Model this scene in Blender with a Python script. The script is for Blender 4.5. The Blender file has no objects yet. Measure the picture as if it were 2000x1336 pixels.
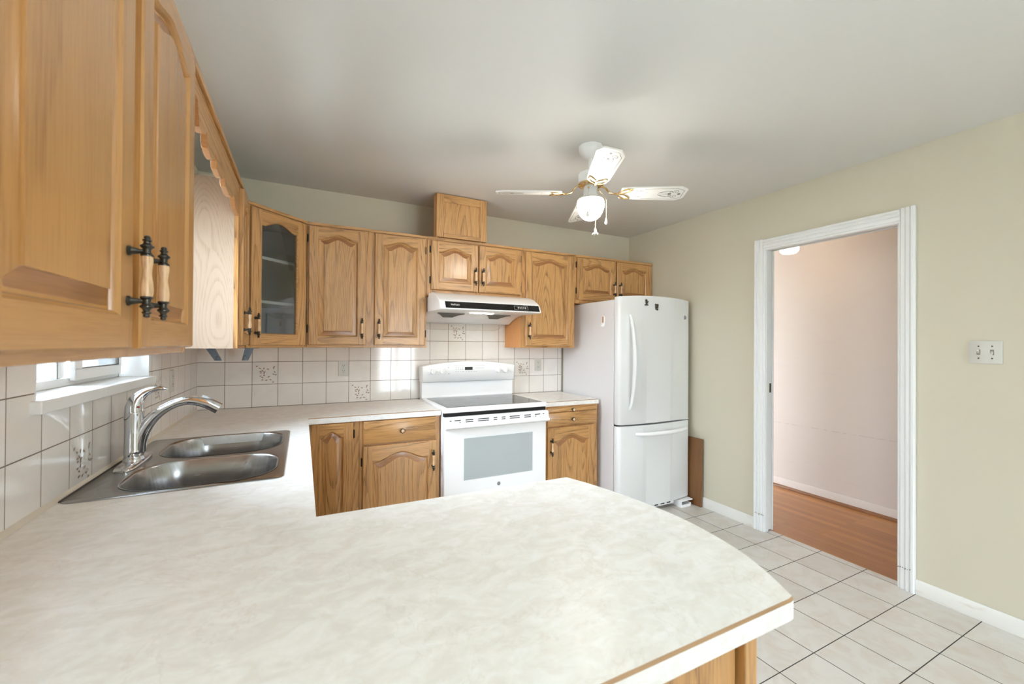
import bpy, bmesh, math, random
from mathutils import Vector, Matrix
from mathutils.geometry import tessellate_polygon

sc = bpy.context.scene
COL = sc.collection
PI = math.pi
random.seed(7)

# ------------------------------------------------------------------ camera
CAM = Vector((0.6089, -3.3156, 1.3557))
YAW, PIT, ROL, FPX = 0.4661, 0.0050, 0.0062, 813.7143
fw = Vector((math.sin(YAW)*math.cos(PIT), math.cos(YAW)*math.cos(PIT), math.sin(PIT)))
rt0 = Vector((math.cos(YAW), -math.sin(YAW), 0)); up0 = rt0.cross(fw)
rt = rt0*math.cos(ROL) + up0*math.sin(ROL); upv = -rt0*math.sin(ROL) + up0*math.cos(ROL)
cd = bpy.data.cameras.new('camera'); cam = bpy.data.objects.new('camera', cd); COL.objects.link(cam)
cd.sensor_width = 36.0; cd.sensor_fit = 'HORIZONTAL'; cd.lens = FPX*36.0/2000.0
cd.clip_start = 0.02; cd.clip_end = 100
cd.dof.use_dof = True; cd.dof.focus_distance = 2.6; cd.dof.aperture_fstop = 4.5
M = Matrix.Identity(4)
for i in range(3):
    M[i][0] = rt[i]; M[i][1] = upv[i]; M[i][2] = -fw[i]; M[i][3] = CAM[i]
cam.matrix_world = M
sc.camera = cam

# ------------------------------------------------------------------ view / world / lights
sc.view_settings.view_transform = 'Standard'
sc.view_settings.look = 'None'
sc.view_settings.exposure = 0.82
sc.view_settings.gamma = 1.0
sc.view_settings.use_curve_mapping = False
try:
    sc.cycles.use_denoising = True
    sc.cycles.max_bounces = 10; sc.cycles.diffuse_bounces = 6; sc.cycles.glossy_bounces = 5
    sc.cycles.transparent_max_bounces = 12
    sc.cycles.caustics_reflective = False; sc.cycles.caustics_refractive = False
    sc.cycles.sample_clamp_indirect = 6.0
except Exception:
    pass
WORLD_STRENGTH = 15.0
w = bpy.data.worlds.new('world'); sc.world = w; w.use_nodes = True
nt = w.node_tree; nt.nodes.clear()
wo = nt.nodes.new('ShaderNodeOutputWorld'); bg = nt.nodes.new('ShaderNodeBackground')
tcw = nt.nodes.new('ShaderNodeTexCoord'); sep = nt.nodes.new('ShaderNodeSeparateXYZ')
rmp = nt.nodes.new('ShaderNodeValToRGB')
rmp.color_ramp.elements[0].position = 0.44; rmp.color_ramp.elements[0].color = (0.62, 0.63, 0.62, 1)
rmp.color_ramp.elements[1].position = 0.54; rmp.color_ramp.elements[1].color = (0.82, 0.92, 1.0, 1)
_e3 = rmp.color_ramp.elements.new(0.80); _e3.color = (1.62, 1.90, 2.20, 1)
mw = nt.nodes.new('ShaderNodeMath'); mw.operation = 'MULTIPLY_ADD'; mw.inputs[1].default_value = 0.5; mw.inputs[2].default_value = 0.5
nt.links.new(tcw.outputs['Generated'], sep.inputs[0]); nt.links.new(sep.outputs['Z'], mw.inputs[0])
nt.links.new(mw.outputs[0], rmp.inputs[0]); nt.links.new(rmp.outputs[0], bg.inputs['Color'])
bg.inputs['Strength'].default_value = WORLD_STRENGTH
nt.links.new(bg.outputs[0], wo.inputs['Surface'])

def area_light(name, loc, direction, sx, sy, energy, color, portal=False):
    d = bpy.data.lights.new(name, 'AREA'); d.shape = 'RECTANGLE'; d.size = sx; d.size_y = sy
    d.energy = energy; d.color = color
    o = bpy.data.objects.new(name, d); COL.objects.link(o); o.location = loc
    o.rotation_euler = Vector(direction).to_track_quat('-Z', 'Y').to_euler()
    if portal: d.cycles.is_portal = True
    return o
area_light('portal_kitchen_window', (-0.19, -1.40, 1.63), (1, 0, 0), 0.90, 0.88, 10, (1, 1, 1), True)
area_light('portal_added_door', (2.55, -6.45, 1.06), (0, 1, 0), 0.9, 2.1, 10, (1, 1, 1), True)

# added fill uplights, out of view behind the viewer (shades are built further down)
FILL_UPLIGHTS = ((0.40, -4.05), (2.90, -5.00))
for (_x, _y), _e in zip(FILL_UPLIGHTS, (38, 5)):
    area_light('fill_uplight', (_x, _y, 1.50), (0, 0, 1), 0.26, 0.26, _e, (0.78, 0.91, 1.0))

# ------------------------------------------------------------------ materials
def srgb(r, g, b):
    f = lambda c: (c/255.0)/12.92 if c/255.0 <= 0.04045 else ((c/255.0+0.055)/1.055)**2.4
    return (f(r), f(g), f(b), 1.0)

class NB:
    """tiny node builder"""
    def __init__(s, name):
        s.mat = bpy.data.materials.new(name); s.mat.use_nodes = True
        s.t = s.mat.node_tree; s.t.nodes.clear()
        s.out = s.n('ShaderNodeOutputMaterial'); s.p = s.n('ShaderNodeBsdfPrincipled')
        s.l(s.p.outputs[0], s.out.inputs['Surface'])
    def n(s, k, **kw):
        nd = s.t.nodes.new(k)
        for a, b in kw.items(): setattr(nd, a, b)
        return nd
    def l(s, a, b): s.t.links.new(a, b)
    def val(s, sock, v):
        if hasattr(v, 'is_output'): s.l(v, sock)
        else: sock.default_value = v
    def math(s, op, a, b=0.0, c=0.0):
        m = s.n('ShaderNodeMath', operation=op)
        s.val(m.inputs[0], a); s.val(m.inputs[1], b); s.val(m.inputs[2], c)
        return m.outputs[0]
    def mix(s, fac, a, b, mode='MIX'):
        m = s.n('ShaderNodeMix', data_type='RGBA', blend_type=mode)
        s.val(m.inputs[0], fac); s.val(m.inputs[6], a); s.val(m.inputs[7], b)
        return m.outputs[2]
    def ramp(s, fac, *stops):
        r = s.n('ShaderNodeValToRGB'); e = r.color_ramp.elements
        while len(e) < len(stops): e.new(0.5)
        for k, (p, c) in enumerate(stops):
            e[k].position = p; e[k].color = c if len(c) == 4 else (c[0], c[1], c[2], 1)
        s.l(fac, r.inputs[0]); return r.outputs[0]
    def coords(s, rand=True):
        tc = s.n('ShaderNodeTexCoord')
        if not rand: return tc.outputs['Object']
        oi = s.n('ShaderNodeObjectInfo')
        cx = s.n('ShaderNodeCombineXYZ')
        s.l(s.math('MULTIPLY', oi.outputs['Random'], 37.0), cx.inputs[0])
        s.l(s.math('MULTIPLY', oi.outputs['Random'], 91.0), cx.inputs[1])
        s.l(s.math('MULTIPLY', oi.outputs['Random'], 53.0), cx.inputs[2])
        a = s.n('ShaderNodeVectorMath', operation='ADD')
        s.l(tc.outputs['Object'], a.inputs[0]); s.l(cx.outputs[0], a.inputs[1])
        return a.outputs[0]
    def scale(s, vec, sx, sy, sz):
        m = s.n('ShaderNodeMapping'); m.inputs['Scale'].default_value = (sx, sy, sz)
        s.l(vec, m.inputs['Vector']); return m.outputs[0]
    def noise(s, vec, scale, detail=2.0, rough=0.5, dist=0.0):
        n = s.n('ShaderNodeTexNoise'); n.inputs['Scale'].default_value = scale
        n.inputs['Detail'].default_value = detail; n.inputs['Roughness'].default_value = rough
        n.inputs['Distortion'].default_value = dist
        s.l(vec, n.inputs['Vector']); return n.outputs['Fac']
    def bump(s, h, strength=0.1, dist=0.001):
        b = s.n('ShaderNodeBump'); b.inputs['Strength'].default_value = strength; b.inputs['Distance'].default_value = dist
        s.l(h, b.inputs['Height']); s.l(b.outputs[0], s.p.inputs['Normal'])
    def set(s, color=None, rough=None, metal=None, coat=None, spec=None, cr=0.08):
        if color is not None: s.val(s.p.inputs['Base Color'], color)
        if rough is not None: s.val(s.p.inputs['Roughness'], rough)
        if metal is not None: s.val(s.p.inputs['Metallic'], metal)
        if coat is not None: s.p.inputs['Coat Weight'].default_value = coat; s.p.inputs['Coat Roughness'].default_value = cr
        if spec is not None: s.p.inputs['Specular IOR Level'].default_value = spec
        return s

def simple(name, rgb, rough=0.5, metal=0.0, coat=None, var=0.03, nscale=9.0):
    b = NB(name); v = b.coords()
    f = b.noise(v, nscale, 3.0)
    dark = tuple(c*(1-var*2) for c in rgb[:3]) + (1,)
    b.set(b.mix(f, dark, rgb), rough, metal, coat)
    return b.mat

def oak(name, axis, light, mid, dark, line=0.55, pore=0.5, rough=0.30, coat=0.25, field_scale=5.0, rings=16.0, stretch=0.085):
    b = NB(name); v = b.coords()
    st = [1.0, 1.0, 1.0]; st['XYZ'.index(axis)] = stretch
    sv = b.scale(v, *st)
    tone = b.noise(sv, 11.0, 4.0, 0.6, 0.3)
    field = b.noise(sv, field_scale, 1.2, 0.4, 0.25)
    wig = b.noise(b.scale(sv, 1, 1, 1), 60.0, 2.0, 0.5)
    fr = b.math('FRACT', b.math('ADD', b.math('MULTIPLY', field, rings), b.math('MULTIPLY', wig, 0.22)))
    line_m = b.ramp(fr, (0.0, (1, 1, 1)), (0.10, (0.75, 0.75, 0.75)), (0.38, (0.12, 0.12, 0.12)), (0.80, (0, 0, 0)), (0.97, (0.25, 0.25, 0.25)), (1.0, (1, 1, 1)))
    ps = [330.0, 330.0, 330.0]; ps['XYZ'.index(axis)] = 9.0
    pv = b.scale(v, *ps)
    pores = b.ramp(b.noise(pv, 1.0, 2.0, 0.6), (0.47, (0, 0, 0)), (0.66, (1, 1, 1)))
    c = b.mix(tone, light, mid)
    grain = b.math('MULTIPLY', line_m, b.math('MULTIPLY_ADD', pores, 0.6, 0.4))
    c = b.mix(b.math('MULTIPLY', grain, line), c, dark)
    c = b.mix(b.math('MULTIPLY', pores, pore*0.4), c, dark)
    b.set(c, rough, 0.0, coat, cr=0.2)
    b.bump(pores, 0.12, -0.0006)
    return b.mat

OL, OM, OD = srgb(207, 160, 104), srgb(187, 137, 79), srgb(92, 54, 24)
NL, NM, ND = srgb(193, 145, 88), srgb(177, 127, 71), srgb(130, 84, 42)
M = {}
for ax in 'XYZ':
    M['oak'+ax] = oak('oak_grain_'+ax.lower(), ax, OL, OM, OD, 0.88, 0.75, 0.36, 0.25, 5.5, 24.0)
for ax in 'XYZ':
    M['oaknear'+ax] = oak('oak_quiet_grain_'+ax.lower(), ax, NL, NM, ND, 0.4, 0.4, 0.26, 0.4, 3.0, 9.0)
M['oak_end'] = oak('oak_bevel', 'X', srgb(166, 116, 68), srgb(144, 96, 54), srgb(104, 64, 36), 0.4, 0.5)
M['oak_side'] = oak('oak_veneer_side', 'Z', srgb(214, 152, 92), srgb(204, 142, 82), srgb(178, 116, 60), 0.25, 0.2, 0.4, 0.0)
M['plywood'] = oak('birch_plywood', 'Z', srgb(190, 170, 150), srgb(180, 158, 137), srgb(142, 110, 80), 0.45, 0.12, 0.55, 0.0, 3.2, 40.0, 0.32)
M['board'] = oak('dark_board', 'Z', srgb(132, 92, 54), srgb(112, 75, 42), srgb(78, 50, 27), 0.35, 0.3, 0.5, 0.0)
M['inside'] = simple('cabinet_interior', srgb(170, 169, 165), 0.7)
M['shelf'] = simple('shelf_white', srgb(242, 240, 234), 0.55)
M['shelf_edge'] = M['shelf']
M['dark'] = simple('black_plastic', srgb(24, 24, 25), 0.35)
M['blackgloss'] = simple('black_glass', srgb(14, 14, 15), 0.06)
M['gap'] = simple('shadow_gap', srgb(20, 18, 16), 0.9)
M['pewter'] = simple('antique_pewter', srgb(88, 86, 80), 0.32, 0.9, var=0.25, nscale=120)
M['hinge'] = simple('hinge_black', srgb(34, 31, 28), 0.45, 0.4)
M['white'] = simple('appliance_white', srgb(250, 251, 253), 0.30, 0.0, 0.1, 0.005)
M['fridge_white'] = simple('fridge_white', srgb(228, 230, 231), 0.34, 0.0, 0.1, 0.004)
M['white_side'] = simple('fridge_side_white', srgb(228, 228, 231), 0.35, 0.0, None, 0.01, 60)
M['hoodwhite'] = simple('hood_white', srgb(244, 245, 246), 0.25, 0.0, 0.3, 0.005)
M['ovenglass'] = simple('oven_window_grey', srgb(178, 186, 188), 0.12, 0.0, 0.4, 0.01)
M['grey'] = simple('print_grey', srgb(176, 178, 180), 0.5)
M['midgrey'] = simple('badge_grey', srgb(120, 124, 128), 0.3, 0.6)
M['silver'] = simple('silver_button', srgb(220, 220, 220), 0.25, 0.6)
M['chrome'] = simple('chrome', srgb(222, 224, 228), 0.07, 1.0, None, 0.01)
M['brass'] = simple('polished_brass', srgb(226, 194, 140), 0.25, 1.0, None, 0.1, 60)
M['antbrass'] = simple('antique_brass', srgb(134, 116, 76), 0.35, 0.9, None, 0.15, 80)
M['trim'] = simple('trim_white', srgb(236, 238, 238), 0.4, 0.0, None, 0.02, 30)
M['plate'] = simple('plate_white', srgb(208, 207, 200), 0.35)
M['slot'] = simple('slot_dark', srgb(58, 54, 48), 0.6)
M['fanwhite'] = simple('fan_white', srgb(234, 233, 228), 0.35)
M['scroll'] = simple('scroll_grey', srgb(92, 88, 82), 0.5)
M['bluegrey'] = simple('blue_grey_plastic', srgb(120, 136, 152), 0.35)
M['caulk'] = simple('caulk_cream', srgb(218, 210, 196), 0.6)
M['red'] = simple('red_dot', srgb(190, 20, 30), 0.4)
M['motif'] = simple('motif_brown', srgb(152, 130, 112), 0.4)
M['motif_light'] = simple('motif_white', srgb(230, 228, 224), 0.3)
M['magnet'] = simple('magnet_pewter', srgb(96, 90, 82), 0.45, 0.5, None, 0.3, 150)
M['outside'] = simple('outdoor_fence', srgb(214, 218, 224), 0.7)
M['ground'] = simple('outdoor_ground', srgb(205, 206, 202), 0.9)
M['coil'] = simple('burner_ring', srgb(78, 78, 80), 0.15)
M['mesh'] = simple('grease_mesh', srgb(150, 146, 138), 0.45, 0.6, None, 0.25, 400)

def paint(name, rgb, scuff=0.0, line_z=None):
    b = NB(name); v = b.coords(False)
    f = b.noise(v, 1.6, 4.0, 0.6)
    c = b.mix(b.math('MULTIPLY', f, 0.35), rgb, tuple(x*0.94 for x in rgb[:3]) + (1,))
    if scuff:
        s1 = b.ramp(b.noise(b.scale(v, 1, 1, 7), 5.0, 5.0, 0.7), (0.60, (0, 0, 0)), (0.78, (1, 1, 1)))
        c = b.mix(b.math('MULTIPLY', s1, scuff), c, tuple(x*0.7 for x in rgb[:3]) + (1,))
    if line_z:      # a long scuff at chair height
        sx = b.n('ShaderNodeSeparateXYZ'); b.l(v, sx.inputs[0])
        dz_ = b.math('ABSOLUTE', b.math('SUBTRACT', b.math('MULTIPLY_ADD', b.noise(v, 6.0, 2.0), 0.02, sx.outputs[2]), line_z+0.01))
        near_ = b.math('LESS_THAN', dz_, 0.0045)
        gaps = b.ramp(b.noise(v, 30.0, 3.0), (0.42, (0, 0, 0)), (0.55, (1, 1, 1)))
        c = b.mix(b.math('MULTIPLY', b.math('MULTIPLY', near_, gaps), 0.24), c, srgb(140, 128, 120))
    b.set(c, 0.6)
    b.bump(b.noise(v, 140.0, 2.0), 0.05, 0.0008)
    return b.mat
M['wall'] = paint('wall_paint_sage', srgb(206, 200, 181), 0.06)
M['ceil'] = paint('ceiling_paint', srgb(220, 219, 215))
M['hallwall'] = paint('hall_paint', srgb(200, 190, 183), 0.20, 0.613)

def baseboard_mat():
    b = NB('baseboard_worn'); v = b.coords(False)
    f = b.ramp(b.noise(b.scale(v, 1, 0.25, 1), 26.0, 4.0, 0.6), (0.56, (0, 0, 0)), (0.74, (1, 1, 1)))
    b.set(b.mix(b.math('MULTIPLY', f, 0.55), srgb(226, 225, 220), srgb(196, 180, 160)), 0.45)
    return b.mat
M['basebd'] = baseboard_mat()
M['worn'] = simple('worn_paint', srgb(150, 142, 132), 0.7)
M['toggle_gap'] = simple('toggle_gap', srgb(138, 131, 120), 0.6)

def tile_mat(name, u, v_, u0, v0, tw, th, mortar, c1, c2, grout, rough, stain=None, coat=0.5):
    b = NB(name); tc = b.n('ShaderNodeTexCoord'); sp = b.n('ShaderNodeSeparateXYZ')
    b.l(tc.outputs['Object'], sp.inputs[0])
    cb = b.n('ShaderNodeCombineXYZ')
    b.l(b.math('SUBTRACT', sp.outputs[u], u0 - 20*tw), cb.inputs[0]); b.l(b.math('SUBTRACT', sp.outputs[v_], v0 - 40*th), cb.inputs[1])
    br = b.n('ShaderNodeTexBrick'); br.offset = 0.0; br.squash = 1.0
    br.inputs['Scale'].default_value = 1.0; br.inputs['Brick Width'].default_value = tw
    br.inputs['Row Height'].default_value = th; br.inputs['Mortar Size'].default_value = mortar
    br.inputs['Mortar Smooth'].default_value = 0.15; br.inputs['Bias'].default_value = 0.0
    br.inputs['Color1'].default_value = c1; br.inputs['Color2'].default_value = c2; br.inputs['Mortar'].default_value = grout
    b.l(cb.outputs[0], br.inputs['Vector'])
    col = br.outputs['Color']
    cl = b.noise(tc.outputs['Object'], 9.0, 4.0, 0.6, 0.8)
    inv = b.math('SUBTRACT', 1.0, br.outputs['Fac'])
    amt = b.math('MULTIPLY', b.ramp(cl, (0.42, (0, 0, 0)), (0.72, (1, 1, 1))), b.math('MULTIPLY', inv, 0.5))
    col = b.mix(amt, col, stain if stain else tuple(x*0.86 for x in c1[:3]) + (1,))
    b.set(col, b.math('MULTIPLY_ADD', br.outputs['Fac'], 0.6, rough), 0.0, coat)
    wav = b.noise(tc.outputs['Object'], 14.0, 1.0)
    h = b.math('MULTIPLY_ADD', wav, 0.25, inv)
    b.bump(h, 0.35, 0.0015)
    return b.mat
T1, T2, TG = srgb(238, 235, 231), srgb(230, 226, 220), srgb(112, 96, 82)
M['tile_back'] = tile_mat('wall_tile_back', 0, 2, 0.0, 0.917, 0.1531, 0.1531, 0.0017, T1, T2, TG, 0.08, None, 0.1)
M['tile_left'] = tile_mat('wall_tile_left', 1, 2, -1.948, 0.917, 0.1472, 0.1531, 0.0017, T1, T2, TG, 0.08, None, 0.1)
M['tile_floor'] = tile_mat('floor_tile', 0, 1, 3.385, -1.2715, 0.2493, 0.2493, 0.0022, srgb(212, 208, 202), srgb(203, 198, 191), srgb(62, 58, 54), 0.42, srgb(190, 174, 156), 0.0)

def plank_mat():
    b = NB('hall_oak_planks'); tc = b.n('ShaderNodeTexCoord'); sp = b.n('ShaderNodeSeparateXYZ')
    b.l(tc.outputs['Object'], sp.inputs[0]); cb = b.n('ShaderNodeCombineXYZ')
    b.l(b.math('ADD', sp.outputs[1], 20.0), cb.inputs[0]); b.l(sp.outputs[0], cb.inputs[1])
    br = b.n('ShaderNodeTexBrick'); br.offset = 0.37
    br.inputs['Scale'].default_value = 1.0; br.inputs['Brick Width'].default_value = 0.62
    br.inputs['Row Height'].default_value = 0.058; br.inputs['Mortar Size'].default_value = 0.0006
    br.inputs['Color1'].default_value = srgb(178, 120, 58); br.inputs['Color2'].default_value = srgb(152, 95, 42)
    br.inputs['Mortar'].default_value = srgb(96, 58, 30)
    b.l(cb.outputs[0], br.inputs['Vector'])
    g = b.noise(b.scale(tc.outputs['Object'], 60, 4, 1), 1.0, 3.0, 0.6, 0.4)
    col = b.mix(b.math('MULTIPLY', b.ramp(g, (0.45, (0, 0, 0)), (0.7, (1, 1, 1))), 0.4), br.outputs['Color'], srgb(128, 80, 42))
    b.set(col, 0.32, 0.0, 0.2); return b.mat
M['planks'] = plank_mat()
M['shoe'] = simple('shoe_moulding_brown', srgb(124, 76, 38), 0.4)

def laminate():
    b = NB('marbled_laminate'); v = b.coords(False)
    f1 = b.noise(b.scale(v, 1.0, 1.6, 1), 13.0, 6.0, 0.62, 0.9)
    f2 = b.noise(v, 42.0, 4.0, 0.6, 0.5)
    c = b.mix(b.ramp(f1, (0.40, (0, 0, 0)), (0.62, (1, 1, 1))), srgb(233, 231, 226), srgb(243, 243, 241))
    c = b.mix(b.math('MULTIPLY', b.ramp(f2, (0.48, (0, 0, 0)), (0.66, (1, 1, 1))), 0.35), c, srgb(250, 250, 250))
    vein = b.math('ABSOLUTE', b.math('SUBTRACT', b.noise(v, 4.0, 5.0, 0.65, 0.8), 0.5))
    c = b.mix(b.math('MULTIPLY', b.ramp(vein, (0.0, (1, 1, 1)), (0.010, (0, 0, 0))), 0.22), c, srgb(206, 198, 184))
    b.set(c, 0.34, 0.0, 0.0, 0.22); return b.mat
M['laminate'] = laminate()
M['edge_wood'] = oak('edge_strip', 'X', srgb(176, 142, 106), srgb(152, 118, 84), srgb(110, 78, 52), 0.3, 0.5, 0.5, 0.0)

def steel():
    b = NB('brushed_steel'); v = b.coords(False)
    f = b.noise(b.scale(v, 6, 160, 6), 2.0, 2.0)
    b.set(b.mix(f, srgb(150, 150, 150), srgb(184, 184, 184)), b.math('MULTIPLY_ADD', f, 0.10, 0.20), 1.0)
    b.bump(f, 0.03, 0.0004); return b.mat
M['steel'] = steel()

def glass(name, tint=(1, 1, 1, 1), gloss=0.12, rough=0.02):
    b = NB(name); b.t.nodes.remove(b.p)
    tr = b.n('ShaderNodeBsdfTransparent'); tr.inputs[0].default_value = tint
    gl = b.n('ShaderNodeBsdfGlossy'); gl.inputs['Roughness'].default_value = rough
    fr = b.n('ShaderNodeFresnel'); fr.inputs[0].default_value = 1.45
    f = b.math('MULTIPLY', fr.outputs[0], gloss*8)
    mx = b.n('ShaderNodeMixShader'); b.l(f, mx.inputs[0]); b.l(tr.outputs[0], mx.inputs[1]); b.l(gl.outputs[0], mx.inputs[2])
    b.l(mx.outputs[0], b.out.inputs['Surface']); return b.mat
M['glass'] = glass('window_glass')
M['glass_dim'] = glass('cabinet_glass', (0.80, 0.82, 0.82, 1), 0.10)
M['clear_plastic'] = glass('clear_plastic', (0.955, 0.945, 0.935, 1), 0.08)

def emit(name, rgb, strength):
    b = NB(name)
    b.set(rgb, 0.3); b.p.inputs['Emission Color'].default_value = rgb; b.p.inputs['Emission Strength'].default_value = strength
    return b.mat
M['globe'] = emit('lit_globe', (1.0, 0.95, 0.87, 1), 52.0)
M['globe_rim'] = emit('lit_globe_rim', (1.0, 0.94, 0.84, 1), 12.0)
M['hoodlamp'] = emit('lit_hood_lens', (1.0, 0.88, 0.70, 1), 16.0)
M['halllamp'] = emit('lit_hall_bowl', (1.0, 0.76, 0.56, 1), 12.0)

# ------------------------------------------------------------------ mesh builder
class MB:
    def __init__(s): s.v = []; s.f = []; s.mi = []; s.names = []; s.M = None
    def mat(s, m):
        if m not in s.names: s.names.append(m)
        return s.names.index(m)
    def add(s, vs, fs, m):
        o = len(s.v); k = s.mat(m)
        for p in vs:
            p = Vector(p)
            s.v.append(s.M @ p if s.M is not None else p)
        for f in fs: s.f.append([o+i for i in f]); s.mi.append(k)
    def box(s, x0, x1, y0, y1, z0, z1, m):
        vs = [(x, y, z) for z in (z0, z1) for y in (y0, y1) for x in (x0, x1)]
        s.add(vs, [(0, 2, 3, 1), (4, 5, 7, 6), (0, 1, 5, 4), (2, 6, 7, 3), (0, 4, 6, 2), (1, 3, 7, 5)], m); return s
    def prism(s, poly, axis, a0, a1, m, mcap=None):
        n = len(poly)
        def P(p, a): return {'x': (a, p[0], p[1]), 'y': (p[0], a, p[1]), 'z': (p[0], p[1], a)}[axis]
        vs = [P(p, a0) for p in poly] + [P(p, a1) for p in poly]
        s.add(vs, [(i, (i+1) % n, n+(i+1) % n, n+i) for i in range(n)], m)
        s.add(vs, [tuple(range(n)), tuple(range(n, 2*n))], mcap or m); return s
    def loft(s, loops, mats, cap0=None, cap1=None, closed=True):
        n = len(loops[0])
        for k in range(len(loops)-1):
            m = mats if isinstance(mats, str) else mats[k]
            vs = list(loops[k]) + list(loops[k+1])
            r = n if closed else n-1
            s.add(vs, [(i, (i+1) % n, n+(i+1) % n, n+i) for i in range(r)], m)
        if cap0: s.add(loops[0], [tuple(range(n))], cap0)
        if cap1: s.add(loops[-1], [tuple(range(n))], cap1)
        return s
    def tube(s, path, r, m, seg=12, cap=True, flat=1.0):
        path = [Vector(p) for p in path]; n = len(path)
        rs = r if isinstance(r, (list, tuple)) else [r]*n
        tang = []
        for i in range(n):
            a = path[max(i-1, 0)]; b = path[min(i+1, n-1)]; tang.append((b-a).normalized())
        ref = Vector((0, 0, 1)) if abs(tang[0].z) < 0.9 else Vector((1, 0, 0))
        nrm = tang[0].cross(ref).normalized(); loops = []
        for i in range(n):
            nrm = (nrm - tang[i]*nrm.dot(tang[i])).normalized(); bn = tang[i].cross(nrm)
            loops.append([path[i] + (nrm*math.cos(2*PI*k/seg) + bn*math.sin(2*PI*k/seg)*flat)*rs[i] for k in range(seg)])
        return s.loft(loops, m, m if cap else None, m if cap else None)
    def lathe(s, prof, m, seg=24, c=(0, 0, 0), axis='z', caps=True):
        def P(r, h, a):
            u, v = r*math.cos(a), r*math.sin(a)
            q = {'z': (u, v, h), 'y': (u, h, v), 'x': (h, u, v)}[axis]
            return (c[0]+q[0], c[1]+q[1], c[2]+q[2])
        loops = [[P(max(r, 1e-5), h, 2*PI*k/seg) for k in range(seg)] for r, h in prof]
        return s.loft(loops, m, m if caps else None, m if caps else None)
    def holed(s, outer, holes, z, m, flip=False):
        polys = [[Vector((p[0], p[1], 0)) for p in outer]] + [[Vector((p[0], p[1], 0)) for p in h] for h in holes]
        flat = [p for pl in polys for p in pl]
        tris = tessellate_polygon(polys)
        s.add([(p.x, p.y, z) for p in flat], [tuple(t) for t in tris], m); return s
    def build(s, name, parent=None, bevel=0.0, seg=2, loc=None, rotz=None, angle=38, recalc=True, merge=True):
        me = bpy.data.meshes.new(name)
        me.from_pydata([tuple(p) for p in s.v], [], s.f)
        for n in s.names: me.materials.append(M[n])
        me.polygons.foreach_set('material_index', s.mi)
        bm = bmesh.new(); bm.from_mesh(me)
        if merge: bmesh.ops.remove_doubles(bm, verts=bm.verts, dist=1e-5)
        if recalc: bmesh.ops.recalc_face_normals(bm, faces=bm.faces)
        for f in bm.faces: f.smooth = True
        bm.to_mesh(me); bm.free()
        me.set_sharp_from_angle(angle=math.radians(angle))
        o = bpy.data.objects.new(name, me); COL.objects.link(o)
        if parent is not None: o.parent = parent
        if loc is not None: o.location = loc
        if rotz is not None: o.rotation_euler = (0, 0, rotz)
        if bevel:
            md = o.modifiers.new('bevel', 'BEVEL'); md.width = bevel; md.segments = seg
            md.limit_method = 'ANGLE'; md.angle_limit = math.radians(40); md.use_clamp_overlap = True
        return o

def tag(o, label, cat, group=None):
    o['label'] = label; o['category'] = cat
    if group: o['group'] = group
    return o
def struct(o, label, cat):
    o['kind'] = 'structure'; o['label'] = label; o['category'] = cat; return o
def thing(name, label, cat, loc=(0, 0, 0), rotz=0.0, group=None):
    o = bpy.data.objects.new(name, None); COL.objects.link(o)
    o.empty_display_size = 0.05
    o.location = loc; o.rotation_euler = (0, 0, rotz)
    return tag(o, label, cat, group)
def inst(name, mesh, parent, loc=(0, 0, 0), rotz=0.0):
    o = bpy.data.objects.new(name, mesh); COL.objects.link(o); o.parent = parent
    o.location = loc; o.rotation_euler = (0, 0, rotz); return o

W, H = 3.6307, 2.4626        # room width and height
YF = -6.4                    # wall behind the camera

# ------------------------------------------------------------------ room shell
mb = MB().box(-0.16, 3.69, YF-0.1, 0.12, -0.10, 0.0, 'tile_floor')
struct(mb.build('floor'), 'pale square ceramic tile floor of the kitchen', 'floor')
mb = MB().box(3.69, 4.86, -4.2, 0.6, -0.10, 0.0, 'planks')
struct(mb.build('floor_hall'), 'orange brown wood strip floor of the hallway', 'floor')
mb = MB().box(-0.16, 4.86, YF-0.1, 0.62, H, H+0.1, 'ceil')
struct(mb.build('ceiling'), 'plain greyish beige painted ceiling', 'ceiling')

# back wall
wb = MB().box(-0.16, 3.716, 0.0, 0.12, 0, H, 'wall').build('wall_back')
struct(wb, 'back wall painted sage beige behind the cabinets', 'wall')
# left wall with window opening
WY0, WY1, WZ0, WZ1 = -1.835, -0.958, 1.175, 2.05
mb = MB()
mb.box(-0.16, 0, YF, WY0, 0, H, 'wall'); mb.box(-0.16, 0, WY1, 0.0, 0, H, 'wall')
mb.box(-0.16, 0, WY0, WY1, 0, WZ0, 'wall'); mb.box(-0.16, 0, WY0, WY1, WZ1, H, 'wall')
wl = mb.build('wall_left'); struct(wl, 'left wall with the kitchen window above the sink', 'wall')
# right wall with doorway
DY0, DY1, DZ = -2.185, -1.436, 2.052
WT = 0.087
mb = MB()
mb.box(W, W+WT, YF, DY0-0.02, 0, H, 'wall'); mb.box(W, W+WT, DY1+0.02, 0.0, 0, H, 'wall')
mb.box(W, W+WT, DY0-0.02, DY1+0.02, DZ+0.03, H, 'wall')
wr = mb.build('wall_right'); struct(wr, 'right wall painted sage beige with the doorway', 'wall')
# wall behind the camera; unseen patio opening sized and placed for its daylight
PX0, PX1, PZ1 = 2.10, 3.00, 2.10
mb = MB()
mb.box(-0.16, PX0, YF-0.1, YF, 0, H, 'wall'); mb.box(PX1, W+WT, YF-0.1, YF, 0, H, 'wall')
mb.box(PX0, PX1, YF-0.1, YF, PZ1, H, 'wall')
struct(mb.build('wall_front'), 'wall behind the viewer with the added patio door', 'wall')
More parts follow.
